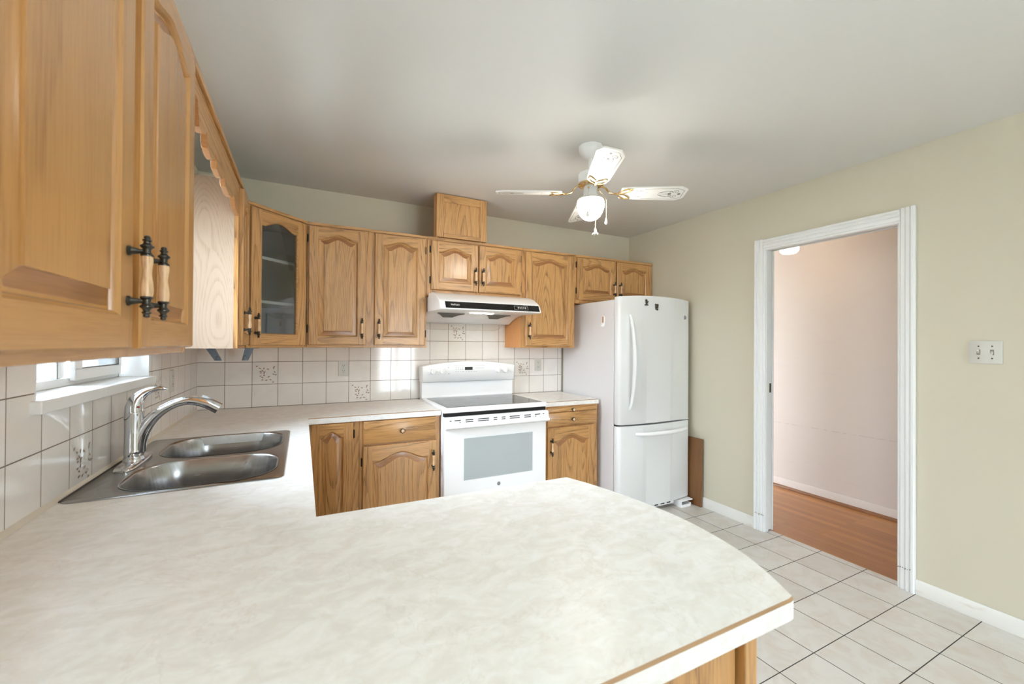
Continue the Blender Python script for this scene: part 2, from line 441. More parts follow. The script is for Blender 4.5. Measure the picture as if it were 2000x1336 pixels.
# hall walls
mb = MB().box(4.74, 4.86, -4.2, 0.6, 0, H, 'hallwall')
struct(mb.build('wall_hall'), 'pinkish beige hallway wall seen through the doorway', 'wall')
mb = MB().box(3.718, 4.74, 0.5, 0.6, 0, H, 'hallwall')
struct(mb.build('wall_hall_far'), 'far end wall of the hallway', 'wall')
mb = MB().box(3.718, 4.74, -4.2, -4.1, 0, H, 'hallwall')
struct(mb.build('wall_hall_near'), 'near end wall of the hallway', 'wall')

# patio door added out of view to let daylight in: frame, two panes
mb = MB()
mb.box(PX0, PX0+0.05, YF-0.09, YF-0.01, 0, PZ1, 'trim'); mb.box(PX1-0.05, PX1, YF-0.09, YF-0.01, 0, PZ1, 'trim')
mb.box(PX0+0.05, PX1-0.05, YF-0.09, YF-0.01, PZ1-0.05, PZ1, 'trim'); mb.box(PX0+0.05, PX1-0.05, YF-0.09, YF-0.01, 0, 0.05, 'trim')
mb.box(2.52, 2.58, YF-0.09, YF-0.01, 0.05, PZ1-0.05, 'trim')
d2 = mb.build('door_2', bevel=0.004); struct(d2, 'white sliding patio door added unseen behind the viewer for daylight', 'door')
for a, b in ((PX0+0.05, 2.52), (2.58, PX1-0.05)):
    MB().box(a, b, YF-0.053, YF-0.047, 0.05, PZ1-0.05, 'glass').build('glass_pane', d2)

# ---- tile backsplash
LEAVES = [(.18,.81,35),(.30,.71,-20),(.45,.71,60),(.33,.58,10),(.40,.60,-50),(.475,.55,20),(.46,.50,75),(.34,.51,0),(.61,.67,-30),
          (.83,.72,70),(.85,.78,40),(.875,.54,-40),(.83,.44,-45),(.92,.42,20),(.33,.37,10),(.46,.40,60),(.395,.30,-20),(.64,.33,30),
          (.395,.195,20),(.55,.18,40),(.71,.195,-10),(.815,.09,20)]
STEMS = [((.06,.93),(.12,.86),(.22,.78),(.30,.70)),((.30,.70),(.40,.62),(.47,.55),(.45,.44),(.40,.30),(.38,.18),(.33,.12)),
         ((.39,.19),(.55,.19),(.70,.21),(.82,.10)),((.85,.80),(.83,.68),(.86,.55),(.90,.42)),((.45,.58),(.55,.66),(.62,.68),(.70,.72)),((.46,.40),(.58,.30),(.64,.34))]
PETALS = [(.60,.47),(.67,.44),(.63,.38),(.70,.50),(.76,.24),(.82,.22),(.78,.17),(.72,.28)]
def motif(mb, u0, v0, s, place):
    for cx, cy, a in LEAVES:
        a = math.radians(a); L, w_ = .050, .023
        pts = []
        for k in range(8):
            t = 2*PI*k/8; x = L*math.cos(t); y = w_*math.sin(t)*(1-0.3*math.cos(t))
            pts.append(place(u0+s*(cx+x*math.cos(a)-y*math.sin(a)), v0+s*(cy+x*math.sin(a)+y*math.cos(a)), 0.0009))
        mb.add(pts, [tuple(range(8))], 'motif')
    for st in STEMS:
        for (ax, ay), (bx, by) in zip(st, st[1:]):
            dx, dy = bx-ax, by-ay; l = math.hypot(dx, dy); nx, ny = -dy/l*.0020, dx/l*.0020
            mb.add([place(u0+s*x, v0+s*y, 0.0007) for x, y in ((ax+nx, ay+ny), (bx+nx, by+ny), (bx-nx, by-ny), (ax-nx, ay-ny))], [(0, 1, 2, 3)], 'motif')
    for cx, cy in PETALS:
        mb.add([place(u0+s*(cx+.045*math.cos(2*PI*k/8)), v0+s*(cy+.032*math.sin(2*PI*k/8)), 0.0006) for k in range(8)], [tuple(range(8))], 'motif_light')
TW = 0.1531
mb = MB()
mb.box(0.0, 1.418, -0.006, -0.0005, 0.9145, 1.345, 'tile_back'); mb.box(1.418, 2.205, -0.006, -0.0005, 0.9145, 1.74, 'tile_back')
mb.box(2.205, 2.797, -0.006, -0.0005, 0.9145, 1.345, 'tile_back')
for c, r in ((2, 1), (6, 0), (11, 3), (15, 1)):
    motif(mb, c*TW, 0.917+r*TW, TW, lambda u, v, d: (u, -0.006-d, v))
tb = mb.build('tile_backsplash', wb, recalc=False); tb['label'] = 'glossy cream square wall tiles with brown leaf motifs'
mb = MB()
mb.box(0.0005, 0.006, -3.6, WY0, 0.9145, 1.345, 'tile_left'); mb.box(0.0005, 0.006, WY0, WY1, 0.9145, WZ0-0.001, 'tile_left')
mb.box(0.0005, 0.006, WY1, -0.006, 0.9145, 1.345, 'tile_left')
for y0, r in ((-1.948+2*.1472, 0), (-1.948+7*.1472, 1), (-1.948+12*.1472, 0)):
    motif(mb, y0, 0.917+r*TW, .1472, lambda u, v, d: (0.006+d, u, v))
tl = mb.build('tile_backsplash', wl, recalc=False); tl['label'] = 'glossy cream square wall tiles beside the sink'
mb = MB().prism([(0.0065, 0.9145), (0.017, 0.9145), (0.0065, 0.926)], 'y', -2.9, -0.02, 'caulk')
mb.prism([(0.0175, 0.9146), (0.0215, 0.9146), (0.0175, 0.9185)], 'y', -1.745, -1.16, 'slot')
struct(mb.build('trim_1'), 'cream caulk strip where counter meets left tiles', 'trim')

# ---- kitchen window
mb = MB()
fx0, fx1 = -0.150, -0.095
mb.box(fx0, fx1, WY0, WY1, WZ0+0.03, WZ0+0.058, 'trim'); mb.box(fx0, fx1, WY0, WY1, WZ1-0.05, WZ1, 'trim')
mb.box(fx0, fx1, WY0, WY0+0.02, WZ0+0.058, WZ1-0.05, 'trim'); mb.box(fx0, fx1, WY1-0.03, WY1, WZ0+0.058, WZ1-0.05, 'trim')
mb.box(fx0, fx1-0.005, -1.447, -1.385, WZ0+0.058, WZ1-0.05, 'trim')
win = mb.build('window_1', bevel=0.004); struct(win, 'white sliding window above the sink', 'window')
mb = MB(); sy0, sy1 = -1.385, WY1-0.03; sx0, sx1 = -0.0945, -0.078
mb.box(sx0, sx1, sy0, sy1, WZ0+0.046, WZ0+0.084, 'trim'); mb.box(sx0, sx1, sy0, sy1, WZ1-0.09, WZ1-0.052, 'trim')
mb.box(sx0, sx1, sy0, sy0+0.05, WZ0+0.084, WZ1-0.09, 'trim'); mb.box(sx0, sx1, sy1-0.018, sy1, WZ0+0.084, WZ1-0.09, 'trim')
mb.build('window_sash', win, bevel=0.003)
mb = MB()
for (a, b, c_, d_) in ((sy0+0.0495, sy1-0.0175, WZ0+0.0835, WZ0+0.0885), (sy0+0.0495, sy0+0.0535, WZ0+0.0835, WZ1-0.0895), (sy1-0.0215, sy1-0.0175, WZ0+0.0835, WZ1-0.0895)):
    mb.box(-0.0915, -0.0805, a, b, c_, d_, 'slot')
mb.box(-0.100, -0.0990, -1.4495, -1.4465, WZ0+0.058, WZ1-0.05, 'slot')
mb.build('glazing_gasket', win)
MB().box(-0.089, -0.084, sy0+0.05, sy1-0.018, WZ0+0.084, WZ1-0.09, 'glass').build('glass_pane', win)
MB().box(-0.130, -0.124, WY0+0.02, -1.447, WZ0+0.058, WZ1-0.05, 'glass').build('glass_pane', win)
mb = MB()
mb.box(-0.155, 0.0, WY0+0.001, WY1-0.001, WZ0, WZ0+0.03, 'trim')
mb.box(0.0, 0.028, WY0-0.02, WY1+0.018, WZ0-0.004, WZ0+0.03, 'trim')
mb.build('window_sill', win, bevel=0.003)
mb = MB().box(-0.092, 0.007, WY1-0.006, WY1-0.0005, WZ0+0.031, WZ1, 'trim').box(-0.092, 0.007, WY0+0.0005, WY0+0.006, WZ0+0.031, WZ1, 'trim')
mb.build('window_reveal', win)
# stands and shades for the added fill uplights behind the viewer
for (lx, ly), lab in zip(FILL_UPLIGHTS, ('left', 'right')):
    fl = thing('fill_uplighter', 'white uplighter added as fill light, unseen behind the viewer on the '+lab, 'lamp', (lx, ly, 0), 0, 'added fill uplighters behind the viewer')
    MB().lathe([(0.15, 0.0), (0.15, 0.015), (0.04, 0.03), (0.014, 0.05), (0.014, 1.40), (0.03, 1.41)], 'fanwhite', 28).build('stand', fl)
    MB().lathe([(0.03, 1.405), (0.10, 1.43), (0.17, 1.49), (0.20, 1.56), (0.194, 1.56), (0.165, 1.495), (0.10, 1.442), (0.001, 1.435)], 'fanwhite', 36, caps=False).build('lamp_shade', fl)
# outdoors
mb = MB()
for k in range(44):
    y = -4.6 + k*0.135
    mb.box(-3.60, -3.575, y, y+0.118, -0.2, 1.22, 'outside')
mb.box(-3.64, -3.60, -4.6, 1.33, 0.15, 0.24, 'outside'); mb.box(-3.64, -3.60, -4.6, 1.33, 0.95, 1.04, 'outside')
fe = mb.build('board_fence', bevel=0.004); tag(fe, 'pale upright board fence outside the kitchen window', 'fence')
struct(MB().box(-9, -0.17, -12, 6, -0.5, -0.2, 'ground').box(-0.17, 7, -14, YF-0.11, -0.5, -0.12, 'ground').build('ground'), 'ground outside the house', 'ground')

# ---- doorway: casing, jamb, pocket door, baseboards
def casing_poly(w_, t):   # (across from inner edge, projection)
    return [(0, 0), (0, 0.30*t), (0.05*w_, 0.48*t), (0.13*w_, 0.50*t), (0.15*w_, 0.36*t), (0.18*w_, 0.36*t), (0.21*w_, 0.66*t), (0.42*w_, 0.70*t), (0.45*w_, 0.52*t), (0.49*w_, 0.52*t), (0.53*w_, 0.86*t), (0.70*w_, 0.80*t), (0.73*w_, 0.60*t), (0.77*w_, 0.62*t), (0.80*w_, 1.0*t), (0.93*w_, 1.0*t), (w_, 0.8*t), (w_, 0)]
cw, ct = 0.078, 0.024
def casing(y_in, sgn):
    mb = MB()
    for k in range(7):      # cracked paint line with nail holes near the floor
        a = 0.006+k*0.0105; z0_ = 0.118+0.002*((k*7) % 3)
        mb.box(W-0.0005-ct*1.01, W-0.0005-ct*0.3, y_in+sgn*a-0.0022, y_in+sgn*a+0.0022, z0_, z0_+0.0022+0.002*(k % 2), 'worn')
    return mb.prism([(W-0.0005-p, y_in+sgn*a) for a, p in casing_poly(cw, ct)], 'z', 0.0, DZ+cw+0.004, 'trim')
struct(casing(DY1+0.004, 1).build('trim_2', bevel=0.0008), 'white moulded casing on the left of the doorway', 'trim')
struct(casing(DY0-0.004, -1).build('trim_3', bevel=0.0008), 'white moulded casing on the right of the doorway', 'trim')
mb = MB().prism([(W-0.0007-p*1.02, DZ+a) for a, p in casing_poly(cw, ct)], 'y', DY0-0.004-cw*0.15, DY1+0.004+cw*0.15, 'trim')
struct(mb.build('trim_4', bevel=0.0008), 'white moulded casing above the doorway', 'trim')
for yy, s in ((DY1+0.0045, 1), (DY0-0.0045, -1)):      # plinth nail lines at casing feet
    pass
mb = MB()
mb.box(W+0.0005, W+0.030, DY1, DY1+0.019, 0, DZ+0.018, 'trim'); mb.box(W+0.070, W+WT, DY1, DY1+0.019, 0, DZ+0.018, 'trim')
mb.box(W+0.0005, W+WT, DY0-0.019, DY0, 0, DZ+0.018, 'trim')
mb.box(W+0.0005, W+0.030, DY0, DY1, DZ, DZ+0.018, 'trim'); mb.box(W+0.068, W+WT, DY0, DY1, DZ, DZ+0.018, 'trim')
struct(mb.build('trim_5', bevel=0.0015), 'white split jamb lining the doorway', 'trim')
MBd = MB().box(W+0.032, W+0.067, DY1+0.003, -0.70, 0.008, DZ+0.008, 'trim')
d1 = MBd.build('door_1', bevel=0.002); struct(d1, 'white pocket door slid into the wall beside the doorway', 'door')
mb = MB().box(W+0.0405, W+0.0585, DY1+0.0005, DY1+0.006, 1.012, 1.080, 'antbrass').box(W+0.045, W+0.054, DY1, DY1+0.001, 1.022, 1.070, 'slot')
mb.build('edge_pull', d1, bevel=0.001)

def bboard(name, axis, a0, a1, fixed, sgn, h, m, label):
    pr = [(0, 0), (0.013*sgn, 0), (0.013*sgn, h*0.82), (0.009*sgn, h*0.9), (0.007*sgn, h), (0, h)]
    mb = MB()
    if axis == 'y': mb.prism([(fixed+p, z) for p, z in pr], 'y', a0, a1, m)
    else: mb.prism([(fixed+p, z) for p, z in pr], 'x', a0, a1, m)
    return struct(mb.build(name, bevel=0.001), label, 'baseboard')
bboard('baseboard_right', 'y', DY1+0.004+cw, -0.02, W-0.0005, -1, 0.080, 'basebd', 'worn white baseboard between fridge and doorway')
bboard('baseboard_right_near', 'y', YF+0.01, DY0-0.004-cw, W-0.0005, -1, 0.080, 'basebd', 'worn white baseboard right of the doorway')
bboard('baseboard_hall', 'y', -4.1, 0.5, 4.7395, -1, 0.085, 'hallwall', 'pinkish baseboard along the hallway wall')
mb = MB().prism([(4.726, 0.0005), (4.706, 0.0005), (4.708, 0.012), (4.716, 0.020), (4.726, 0.022)], 'y', -4.1, 0.5, 'shoe')
struct(mb.build('trim_6'), 'brown wood shoe moulding along the hallway wall', 'trim')

# ------------------------------------------------------------------ cabinet parts
def arch_loop(x0, x1, z0, zs, rise, d, n=24, y=0.0, power=1.15, ext=None):
    """closed loop: bottom-left, bottom-right, right side up, arch back to the left"""
    a, b = x0+d, x1-d; pts = [(a, y, z0+d), (b, y, z0+d)]
    for k in range(n+1):
        t = 1-k/n
        q = min(1.0, max(0.0, (min(t, 1-t)-0.05)/0.45)); z = zs - d + rise*(q*q*(3-2*q))**0.85
        pts.append((a+(b-a)*t, y, z))
    return pts

def door_mesh(w, h, rise=0.034, side=0.074, st=0.055, t=0.020, glassdoor=False, bottom=None):
    """cathedral raised panel door, local x across, y into the cabinet, z up; front face at y=0"""
    rb = bottom or st; zs = h-side
    mb = MB()
    e = 0.004
    # front frame
    mb.add([(e, 0, e), (st, 0, e), (st, 0, h-e), (e, 0, h-e)], [(0, 1, 2, 3)], 'oakZ')
    mb.add([(w-st, 0, e), (w-e, 0, e), (w-e, 0, h-e), (w-st, 0, h-e)], [(0, 1, 2, 3)], 'oakZ')
    mb.add([(st, 0, e), (w-st, 0, e), (w-st, 0, rb), (st, 0, rb)], [(0, 1, 2, 3)], 'oakX')
    L0 = arch_loop(st, w-st, rb, zs, rise, 0)
    arc = L0[2:]
    top = [(p[0], 0, h-e) for p in arc]
    n = len(arc)
    mb.add(arc+top, [(i, i+1, n+i+1, n+i) for i in range(n-1)], 'oakX')
    # outer profile
    R = lambda i, y: [(i, y, i), (w-i, y, i), (w-i, y, h-i), (i, y, h-i)]
    mb.loft([R(e, 0), R(0, e), R(0, t)], 'oakZ', None, None)
    if not glassdoor:
        mb.add(R(0, t), [(0, 1, 2, 3)], 'oakZ')
        A = lambda d, y, q=1.0: arch_loop(st, w-st, rb, zs, rise*q, d, y=y)
        lo = [L0, A(0.0015, 0.0022), A(0.004, 0.0035), A(0.006, 0.0065), A(0.0085, 0.0125), A(0.0135, 0.0125), A(0.037, 0.0042, 1.02), A(0.0375, 0.0012, 1.02)]
        n = len(L0)
        for k in range(len(lo)-1):
            vs = lo[k]+lo[k+1]
            for i in range(n):
                j = (i+1) % n
                vert = i in (1,) or i == n-1
                m = 'oakZ' if vert else ('oak_end' if k == 5 else 'oakX')
                mb.add([vs[i], vs[j], vs[n+j], vs[n+i]], [(0, 1, 2, 3)], m)
        mb.add(lo[-1], [tuple(range(n))], 'oakZ')
    else:
        L1 = arch_loop(st, w-st, rb, zs, rise, 0.005, y=0.006); L2 = arch_loop(st, w-st, rb, zs, rise, 0.006, y=t)
        mb.loft([L0, L1, L2], 'oakX')
        # back face ring
        mb.add([(0, t, 0), (st, t, 0), (st, t, h), (0, t, h)], [(0, 1, 2, 3)], 'oakZ')
        mb.add([(w-st, t, 0), (w, t, 0), (w, t, h), (w-st, t, h)], [(0, 1, 2, 3)], 'oakZ')
        mb.add([(st, t, 0), (w-st, t, 0), (w-st, t, rb+.006), (st, t, rb+.006)], [(0, 1, 2, 3)], 'oakX')
        arc = [(p[0], t, p[2]) for p in L2[2:]]; topb = [(p[0], t, h) for p in arc]; n = len(arc)
        mb.add(arc+topb, [(i, i+1, n+i+1, n+i) for i in range(n-1)], 'oakX')
    return mb

def slab_mesh(w, h, t=0.020):
    mb = MB(); R = lambda i, y: [(i, y, i), (w-i, y, i), (w-i, y, h-i), (i, y, h-i)]
    mb.loft([R(0.010, 0), R(0.006, 0.003), R(0.003, 0.004), R(0, 0.008), R(0, t)], 'oakX', 'oakX', 'oakX')
    return mb

# bar pull: two pewter posts with finials and a turned wooden grip
def pull_mesh():
    mb = MB()
    for s in (1, -1):
        z = 0.042*s
        mb.lathe([(0.0085, 0.0), (0.0085, -0.003), (0.0062, -0.005), (0.0042, -0.016), (0.0040, -0.025)], 'pewter', 14, (0, 0, z), 'y')
        pr = [(0.0088, 0.034), (0.0092, 0.0365), (0.0062, 0.039), (0.0055, 0.045), (0.0062, 0.047), (0.0098, 0.050), (0.0098, 0.052), (0.0060, 0.055),
              (0.0046, 0.058), (0.0046, 0.059), (0.0066, 0.0605), (0.0066, 0.062), (0.0042, 0.064), (0.0050, 0.0665), (0.0035, 0.069), (0.0005, 0.070)]
        mb.lathe([(r, h*s) for r, h in pr], 'pewter', 16, (0, -0.025, 0), 'z')
    g = [(0.0078, -0.034), (0.0088, -0.028), (0.0092, -0.021), (0.0082, -0.010), (0.0066, 0.002), (0.0064, 0.008), (0.0074, 0.018), (0.0084, 0.026), (0.0080, 0.034)]
    mb.lathe(g, 'grip', 16, (0, -0.025, 0), 'z')
    return mb
M['grip'] = oak('turned_grip', 'Z', srgb(232, 198, 158), srgb(214, 174, 130), srgb(140, 94, 60), 0.5, 0.6, 0.35, 0.3)
pm = pull_mesh().build('handle'); PULL = pm.data; bpy.data.objects.remove(pm)
hm = MB().box(-0.004, 0.004, -0.006, 0.0, -0.024, 0.024, 'hinge').tube([(0, -0.006, -0.026), (0, -0.006, 0.026)], 0.0032, 'hinge', 8).build('hinge', bevel=0.0008)
HINGE = hm.data; bpy.data.objects.remove(hm)
km = MB().lathe([(0.008, 0.0), (0.006, -0.006), (0.006, -0.012), (0.013, -0.016), (0.0160, -0.020), (0.0155, -0.024), (0.0110, -0.026)], 'pewter', 20, axis='y')
km.lathe([(0.0112, -0.0255), (0.0095, -0.028), (0.004, -0.0295), (0.0003, -0.0298)], 'grip', 20, axis='y')
km = km.build('knob'); KNOB = km.data; bpy.data.objects.remove(km)

def add_door(parent, x0, x1, z0, z1, handle=None, hz=None, hinges=None, rise=0.034, side=0.074, glassdoor=False, label=None, st=0.055, name='door'):
    w_, h_ = x1-x0, z1-z0
    d = door_mesh(w_, h_, rise, side, st, glassdoor=glassdoor).build(name, parent, loc=(x0, -0.0205, z0), angle=30)
    if glassdoor:
        lp = arch_loop(st, w_-st, st, h_-side, rise, -0.004, y=0.012)
        g = MB().loft([lp, [(p[0], 0.015, p[2]) for p in lp]], 'glass_dim', 'glass_dim', 'glass_dim').build('glass_pane', d)
    if handle:
        hx = w_-0.027 if handle == 'R' else 0.027
        inst('handle', PULL, d, (hx, 0, hz-z0))
    if hinges:
        side_, zs = hinges
        for z in zs: inst('hinge', HINGE, d, ((-0.006 if side_ == 'L' else w_+0.006), 0.0205, z-z0))
    return d

def cabinet(name, label, loc, rotz, w, h, d, stiles, rails, group=None, side_m='oak_side', inside='inside', top_strip=True, left_m=None, right_m=None, shelves=(), back=True, toe=0.0):
    r = thing(name, label, 'cabinet', loc, rotz, group)
    t = 0.016; mb = MB(); f = 0.019
    mb.box(0.0, t, f, d, toe*0, h, left_m or side_m); mb.box(w-t, w, f, d, 0, h, right_m or side_m)
    mb.box(t, w-t, f, d, toe, toe+t, side_m); 
    if top_strip is not None: mb.box(t, w-t, f, d, h-t, h, side_m)
    if back: mb.box(t, w-t, d-0.006, d, toe+t, h-t, inside)
    if toe: mb.box(t, w-t, 0.06, 0.075, 0, toe, 'oakX')
    mb.build('cabinet_box', r)
    mb = MB()
    for a, b in stiles: mb.box(a, b, 0.0, f, 0 if not toe else toe*0, h, 'oakZ')
    ss = sorted(stiles)
    for (za, zb) in rails:
        for (s0, s1) in zip(ss, ss[1:]): mb.box(s0[1], s1[0], 0.0005, f, za, zb, 'oakX')
    if top_strip: mb.box(-0.0, w, -0.010, 0.004, h-0.012, h+0.006, 'oakX')
    mb.build('face_frame', r, bevel=0.0012)
    for z in shelves: MB().box(t+0.001, w-t-0.001, 0.03, d-0.01, z, z+0.016, 'shelf').build('shelf', r)
    return r

Z0, Z1 = 1.326, 2.132; HU = Z1-Z0; YU = -0.320; DU = 0.318
dz0, dz1 = 0.017, HU-0.021
# --- upper cabinets on the back wall
c = cabinet('wall_cabinet', 'honey oak wall cabinet with two tall arched doors left of range hood', (0.632, YU, Z0), 0, 0.785, HU, DU,
            [(0, 0.034), (0.345, 0.436), (0.745, 0.785)], [(0, 0.035), (HU-0.040, HU)])
add_door(c, 0.009, 0.362, dz0, dz1, 'R', 0.128, ('L', (0.12, HU-0.10)))
add_door(c, 0.418, 0.769, dz0, dz1, 'L', 0.128, ('R', (0.10, HU-0.10)))
hc = HU-0.376
c = cabinet('wall_cabinet', 'short honey oak wall cabinet above the range hood', (1.4185, YU, Z0+0.376), 0, 0.785, hc, DU,
            [(0, 0.036), (0.376, 0.421), (0.765, 0.785)], [(0, 0.050), (hc-0.040, hc)])
add_door(c, 0.027, 0.394, 0.050, hc-0.021, 'R', 0.165, ('L', (0.12, hc-0.085)))
add_door(c, 0.403, 0.766, 0.050, hc-0.021, 'L', 0.165, ('R', (0.10, hc-0.085)))
c = cabinet('wall_cabinet', 'single door honey oak wall cabinet between range hood and fridge', (2.205, YU, Z0), 0, 0.516, HU, DU,
            [(0, 0.045), (0.470, 0.516)], [(0, 0.035), (HU-0.040, HU)])
add_door(c, 0.027, 0.486, dz0, dz1, 'L', 0.137, ('R', (0.10, HU-0.10)))
hf = HU-0.390
c = cabinet('wall_cabinet', 'short honey oak wall cabinet above the white fridge', (2.7225, YU, Z0+0.390), 0, W-0.003-2.7225, hf, DU,
            [(0, 0.045), (0.43, 0.475), (0.870, W-0.003-2.7225)], [(0, 0.045), (hf-0.040, hf)])
add_door(c, 0.020, 0.446, 0.030, hf-0.017, 'R', 0.14, ('L', (0.11, hf-0.08)))
add_door(c, 0.461, 0.866, 0.030, hf-0.017, 'L', 0.14, ('R', (0.10, hf-0.08)))

# --- boxed duct cover on top
r = thing('duct_cover', 'small oak box on top of the cabinets reaching the ceiling', 'duct cover', (1.476, -0.357, Z1+0.008), 0)
hb = H-Z1-0.014; wbx = 0.398
mb = MB().box(0, 0.016, 0.019, 0.075, 0, hb, 'oak_side').box(wbx-0.016, wbx, 0.019, 0.075, 0, hb, 'oak_side').box(0.016, wbx-0.016, 0.019, 0.075, hb-0.012, hb, 'oak_side').box(0.10, wbx-0.03, 0.075, 0.352, 0, hb, 'oak_side')
mb.build('box_sides', r)
mb = MB().box(0, 0.056, 0, 0.019, 0, hb, 'oakZ').box(wbx-0.056, wbx, 0, 0.019, 0, hb, 'oakZ').box(0.056, wbx-0.056, 0.0004, 0.019, hb-0.056, hb, 'oakX').box(0.056, wbx-0.056, 0.0004, 0.019, 0, 0.03, 'oakX')
mb.build('front_frame', r, bevel=0.0015)
MB().box(0.050, wbx-0.050, 0.009, 0.015, 0.02, hb-0.05, 'oakZ').build('front_panel', r)

# --- diagonal corner cabinet with glass door
pa, pb = Vector((0.332, -0.612)), Vector((0.630, -0.3205)); dv = pb-pa; wd = dv.length; ang = math.atan2(dv.y, dv.x)
r = thing('corner_wall_cabinet', 'diagonal oak corner wall cabinet with an arched glass door', 'cabinet', (pa.x, pa.y, Z0), ang)
inv = Matrix.Rotation(-ang, 4, 'Z') @ Matrix.Translation((-pa.x, -pa.y, 0))
foot = [Vector(p) for p in ((0.332, -0.610, 0), (0.630, -0.3185, 0), (0.630, -0.009, 0), (0.009, -0.009, 0), (0.009, -0.610, 0))]
nrm = Vector((-math.sin(ang), math.cos(ang), 0))
lf = [inv @ p for p in foot]
lf[0].y += 0.019; lf[1].y += 0.019
mb = MB(); P2 = [(p.x, p.y) for p in lf]
mb.prism(P2, 'z', 0, 0.016, 'oak_side'); mb.prism(P2, 'z', HU-0.016, HU, 'inside', 'inside')
for i in (1, 2, 3, 4):
    a = lf[i]; b = lf[(i+1) % 5]
    cx = sum((p for p in lf), Vector())/5
    d_ = (b-a).normalized(); n_ = Vector((-d_.y, d_.x, 0))
    if (cx-a).dot(n_) < 0: n_ = -n_
    q = [a, b, b+n_*0.012, a+n_*0.012]
    mb.prism([(p.x, p.y) for p in q], 'z', 0.016, HU-0.016, 'inside')
mb.build('cabinet_box', r)
mb = MB().box(0.0, 0.030, 0, 0.019, 0, HU, 'oakZ').box(wd-0.030, wd, 0, 0.019, 0, HU, 'oakZ').box(0.03, wd-0.03, 0.0005, 0.019, 0, 0.035, 'oakX').box(0.03, wd-0.03, 0.0005, 0.019, HU-0.04, HU, 'oakX').box(0, wd, -0.010, 0.004, HU-0.012, HU+0.006, 'oakX')
mb.build('face_frame', r, bevel=0.0012)
add_door(r, 0.012, wd-0.024, dz0-0.004, dz1, 'L', 0.125, ('R', (0.11, HU-0.12)), glassdoor=True, st=0.064, rise=0.036, side=0.082, name='glass_door')
for z in (0.262, 0.522):
    sp = [Vector((0.05, 0.06)), Vector((wd-0.05, 0.06)), Vector((lf[2].x-0.01, lf[2].y*0.52)), Vector((lf[3].x, lf[3].y-0.03)), Vector((lf[4].x+0.01, lf[4].y*0.52))]
    MB().prism([(p.x, p.y) for p in sp], 'z', z, z+0.017, 'shelf').build('shelf', r)
# --- narrow cabinet on the left wall beside it
XF = 0.3275; RL = PI/2
y1 = -0.905
wn = -0.618-y1
r = cabinet('wall_cabinet', 'narrow oak wall cabinet with pale plywood side right of the window', (XF, y1, Z0), RL, wn, HU+0.012, XF-0.010,
            [(0, 0.034), (wn-0.034, wn)], [(0, 0.035), (HU-0.030, HU+0.012)], left_m='plywood')
add_door(r, 0.012, wn-0.012, dz0, dz1, 'L', 0.135, None)
# --- near wall cabinet at the left
yn1 = -1.922; wn = 0.885; yn0 = yn1-wn
r = cabinet('wall_cabinet', 'large close up oak wall cabinet at the left edge with two arched doors', (XF, yn0, Z0+0.002), RL, wn, HU+0.008, XF-0.010,
            [(0, 0.034), (0.395, 0.480), (wn-0.034, wn)], [(0, 0.035), (HU-0.034, HU+0.008)])
add_door(r, 0.020, wn-0.459, 0.015, dz1-0.006, 'R', 0.138, ('L', (0.12, HU-0.10)))
add_door(r, wn-0.418, wn-0.018, 0.015, dz1-0.006, 'L', 0.138, ('R', (0.12, HU-0.10)))
for ch in [o for o in r.children] + [g for o in r.children for g in o.children]:
    for k_, m_ in enumerate(ch.data.materials):
        for ax in 'XYZ':
            if m_ == M['oak'+ax] and ch.data not in (PULL, HINGE): ch.data.materials[k_] = M['oaknear'+ax]
# --- scalloped valance between them
ya, yb = yn1+0.001, y1-0.001
zt = Z1+0.008
edge = [(-1.800, 2.072), (-1.790, 2.045), (-1.776, 2.003), (-1.72, 2.006), (-1.685, 2.020), (-1.668, 2.036), (-1.658, 2.020), (-1.648, 1.992), (-1.60, 1.982), (-1.555, 1.988), (-1.522, 2.004), (-1.508, 2.026),
        (-1.497, 2.008), (-1.485, 1.984), (-1.43, 1.978), (-1.38, 1.986), (-1.345, 2.002), (-1.326, 2.026), (-1.310, 2.006), (-1.292, 1.984), (-1.21, 1.976), (-1.14, 1.988), (-1.10, 2.006), (-1.075, 2.030), (-1.050, 2.008), (-1.02, 1.982), (-0.96, 1.974)]
mb = MB().prism([(ya, zt), (yb, zt), (yb, 1.972)] + list(reversed(edge)) + [(ya, 2.076)], 'x', XF-0.019, XF, 'oak_end', 'oakY')
mb.box(XF, XF+0.010, ya, yb, zt-0.014, zt+0.008, 'oakY')
v = mb.build('valance', bevel=0.001); tag(v, 'oak valance board with scalloped lower edge above the window', 'valance')

# ------------------------------------------------------------------ base cabinets
YB = -0.595; HB = 0.877
r = cabinet('base_cabinet', 'narrow oak corner base cabinet door beside the inner counter edge', (0.628, YB, 0), 0, 0.298, HB, 0.585,
            [(0, 0.03), (0.256, 0.298)], [(0.1, 0.125), (HB-0.03, HB)], top_strip=None, toe=0.1)
add_door(r, 0.020, 0.262, 0.120, HB-0.005, None, None, ('R', (0.22, 0.80)), rise=0.035, side=0.080)
r = cabinet('base_cabinet', 'oak base cabinet with drawer left of the white range', (0.9275, YB, 0), 0, 0.5095, HB, 0.585,
            [(0, 0.030), (0.470, 0.5095)], [(0.1, 0.125), (0.690, 0.735), (HB-0.03, HB)], top_strip=None, toe=0.1)
add_door(r, 0.019, 0.485, 0.120, 0.716, 'R', 0.590, ('L', (0.22, 0.62)), rise=0.052, side=0.102)
dr = slab_mesh(0.459, 0.146).build('drawer_front', r, loc=(0.021, -0.0205, 0.726)); inst('knob', KNOB, dr, (0.235, 0, 0.073))
